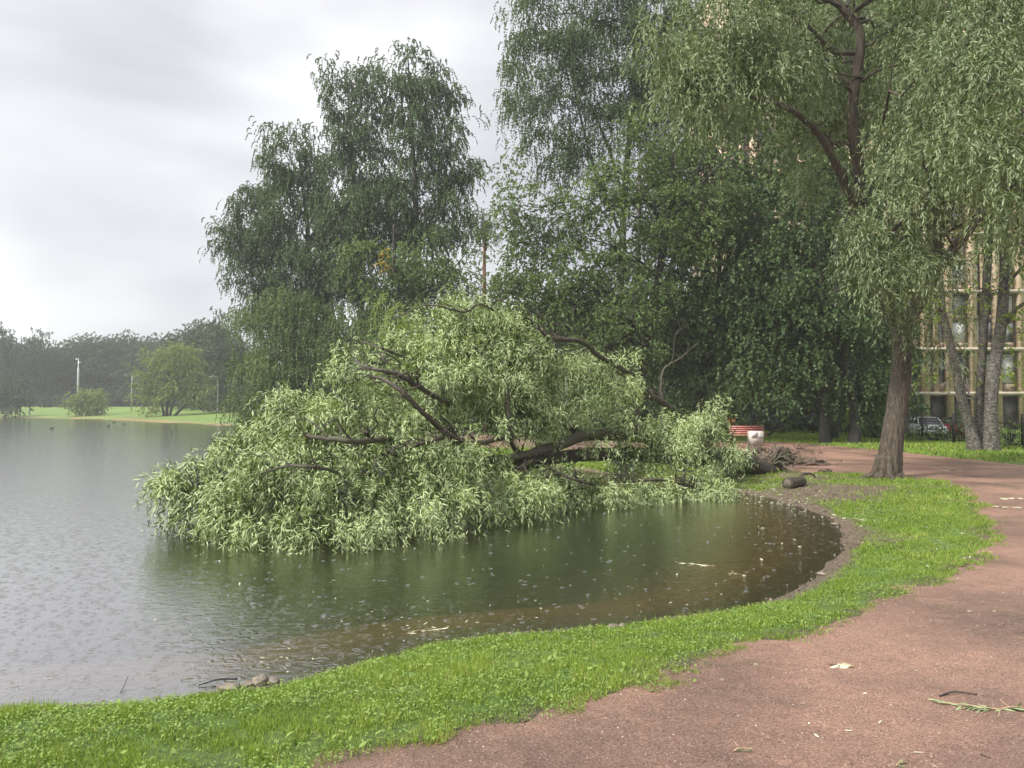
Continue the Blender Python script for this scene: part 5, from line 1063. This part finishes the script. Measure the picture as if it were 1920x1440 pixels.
def stick(label, pts, r, nm='stick'):
    pts = np.array(pts); root = MB().tube(spline(pts, 10), np.linspace(r, r*0.5, 10), 7, 0.1).build(nm, M['bark_dark'], None, smooth=True); tag(root, label, 'stick', 'loose sticks'); return root
gp = lambda px, py, dz=0.01: G(px, py)*np.array((1,1,0))+np.array((0,0,max(G(px,py)[2],0)+dz))
stick('dark bent stick above the leafy sprig on the path', [gp(1762,1308), gp(1790,1303,.02), gp(1832,1305)], 0.006)
stick('forked thin stick poking out of the shallow water at lower left', [gp(215,1312,-.03), gp(232,1298,.02), gp(240,1290,.06)], 0.004)
stick('dark stick reaching from the stones into the water', [gp(445,1282,.03), gp(410,1284,.03), gp(372,1290,.01)], 0.010)
stick('short dark stick on the path by the lower frame edge', [gp(1838,1418), gp(1858,1424,.008)], 0.004)
M['rock'] = bark_mat('rock', (0.07,0.055,0.04), (0.24,0.20,0.15), 12, (1,1,1), 0.7, 0.5)
for i, (px, py, r1_, r2_, lb) in enumerate([(428,1293,.085,.045,'rounded wet stone at the tip of the little spit'),(462,1286,.06,.03,'flat stone just right of the rounded one'),(488,1282,.09,.045,'largest flat stone of the little spit'),(512,1279,.06,.03,'small stone nearest to the grass on the spit'),(1150,1178,.06,.03,'stone at the waterline in the middle of the near bank'),(1168,1175,.045,.025,'smaller stone at the waterline beside the middle one'),(1540,1078,.06,.03,'stone on the sandy corner of the bank'),(1566,985,.08,.04,'stone at the muddy corner below the log')]):
    q = G(px, py); s_ = blob('stone', (0,0,0), (r1_*1.05, r1_*0.7, r2_*0.8), M['rock'], None, 20, 12, 0.25, 0.5, False, seed=20+i); s_.location = (q[0], q[1], max(q[2], -0.01)+r2_*0.5); s_.rotation_euler = (0,0,i*0.9); tag(s_, lb, 'stone', 'stones at the waterline')

# rain splashes on the water
m, nt, o = new_mat('splash'); b = nt.nodes.new('ShaderNodeBsdfPrincipled'); b.inputs['Base Color'].default_value = (0.25,0.255,0.25,1); b.inputs['Roughness'].default_value = 0.08; b.inputs['Specular IOR Level'].default_value = 1.0; nt.links.new(b.outputs[0], o.inputs[0]); M['splash'] = m
mbV, mbF, nV = [], [], 0
th8 = np.linspace(0, 2*PI, 8, endpoint=False)
cnt = 0
while cnt < 1300:
    px = rng.random()*1620; py = 800+520*rng.random()**1.1
    x, y = W(px, py); 
    cnt += 1
    if y > 30: continue
    if sdf([x], [y])[0] > -0.12: continue
    if rng.random() < 0.5:      # a low ripple ring
        r = (0.006+0.014*rng.random())*(1+y/25); w_ = 0.0013*(1+y/9); h_ = 0.0009*(1+y/10); th8 = np.linspace(0, 2*PI, 12, endpoint=False); n8 = 12
        V = np.concatenate([np.stack([x+(r-w_)*np.cos(th8), y+(r-w_)*np.sin(th8), np.zeros(12)+0.0004], 1), np.stack([x+r*np.cos(th8), y+r*np.sin(th8), np.zeros(12)+h_], 1), np.stack([x+(r+w_)*np.cos(th8), y+(r+w_)*np.sin(th8), np.zeros(12)+0.0004], 1)])
        for j in range(12):
            for q_ in (0, 12): mbF.append((nV+q_+j, nV+q_+(j+1)%12, nV+q_+12+(j+1)%12, nV+q_+12+j))
        nV += 36
    else:
        r = (0.0022+0.003*rng.random()**2)*(1+y/14); hg_ = r*(0.6+0.7*rng.random()); th8 = np.linspace(0, 2*PI, 8, endpoint=False)
        V = np.concatenate([np.stack([x+r*np.cos(th8), y+r*np.sin(th8), np.zeros(8)+0.0005], 1), np.stack([x+r*.6*np.cos(th8), y+r*.6*np.sin(th8), np.zeros(8)+hg_], 1), [[x, y, hg_*1.25]]])
        for j in range(8): mbF += [(nV+j, nV+(j+1)%8, nV+8+(j+1)%8, nV+8+j), (nV+8+j, nV+8+(j+1)%8, nV+16)]
        nV += 17
    mbV.append(V)
V = np.concatenate(mbV); spl = raw_mesh('rain_splashes', V, [len(f_) for f_ in mbF], [i_ for f_ in mbF for i_ in f_], M['splash'], smooth=True); tag(spl, kind='stuff')

# ducks on the water
M['duck'] = plain_mat('duck', (0.10,0.08,0.06), 0.7); M['duck_head'] = plain_mat('duck_head', (0.03,0.05,0.03), 0.5); M['gull'] = plain_mat('gull', (0.75,0.75,0.73), 0.6)
def bird(label, x, y, z, rz, mat, hm):
    root = empty('duck', (x, y, z)); root.rotation_euler = (0,0,rz); tag(root, label, 'duck', 'ducks far out on the pond')
    t = np.linspace(0,1,12); pts = np.stack([-0.28+0.56*t, 0*t, 0.05+0.05*(1-t)**3+0.0*t], 1); MB().tube(pts, 0.11*np.sin(PI*np.clip(t*0.94+0.03,0,1))**0.6, 12).build('body', mat, root, smooth=True, world=False)
    hp = spline(np.array([(0.16,0,0.08),(0.22,0,0.16),(0.24,0,0.24),(0.30,0,0.27)]), 10); MB().tube(hp, [.06,.045,.04,.038,.038,.04,.05,.055,.05,.03], 10).build('head', hm, root, smooth=True, world=False)
    MB().tube([(0.30,0,.26),(0.37,0,.25)], [.02,.01], 6).build('bill', M['leaf_yellow'], root, world=False)
    return root
for i, (px, py, lb) in enumerate([(97,803,'leftmost duck, alone on open water'),(175,794,'duck near the shore below the yellowish shrub'),(188,796,'duck just right of the one below the yellowish shrub'),(214,792,'duck closest to the bank left of the round willow'),(232,795,'duck under the thin pole'),(322,810,'duck out from the round willow'),(203,799,'duck nearest the camera of the shoreside cluster')]):
    x, y = W(px, py); bird(lb, x, y, 0.0, 1.0+2.1*i, M['duck'], M['duck_head']).scale = (0.7,0.7,0.7)
for i, (px, py, lb) in enumerate([(129,771,'white bird on the grass left of the yellowish shrub'),(206,772,'white bird on the grass right of the yellowish shrub')]):
    q = G(px, py+4); o_ = bird(lb, q[0], q[1], q[2]+0.05, 0.4+i, M['gull'], M['gull'])
for o_ in bpy.data.objects:
    if 'white bird' in o_.get('label', ''): o_['group'] = 'white birds on the far lawn'; o_['category'] = 'bird'; o_.name = 'white_bird'; o_.scale = (1.8,1.8,1.8)

# ---------------------------------------------------------------- haze
mh, nt, o = new_mat('haze'); pv = nt.nodes.new('ShaderNodeVolumePrincipled'); pv.inputs['Color'].default_value = (0.96,0.975,1.0,1); pv.inputs['Density'].default_value = 0.00055
pv.inputs['Anisotropy'].default_value = 0.2
nt.links.new(pv.outputs[0], o.inputs['Volume'])
hz = MB().box((0,0,25), (1840,1840,56)).build('haze', mh, None); tag(hz, kind='stuff')
print('OBJECTS', len(bpy.data.objects), 'verts', sum(len(me.vertices) for me in bpy.data.meshes))
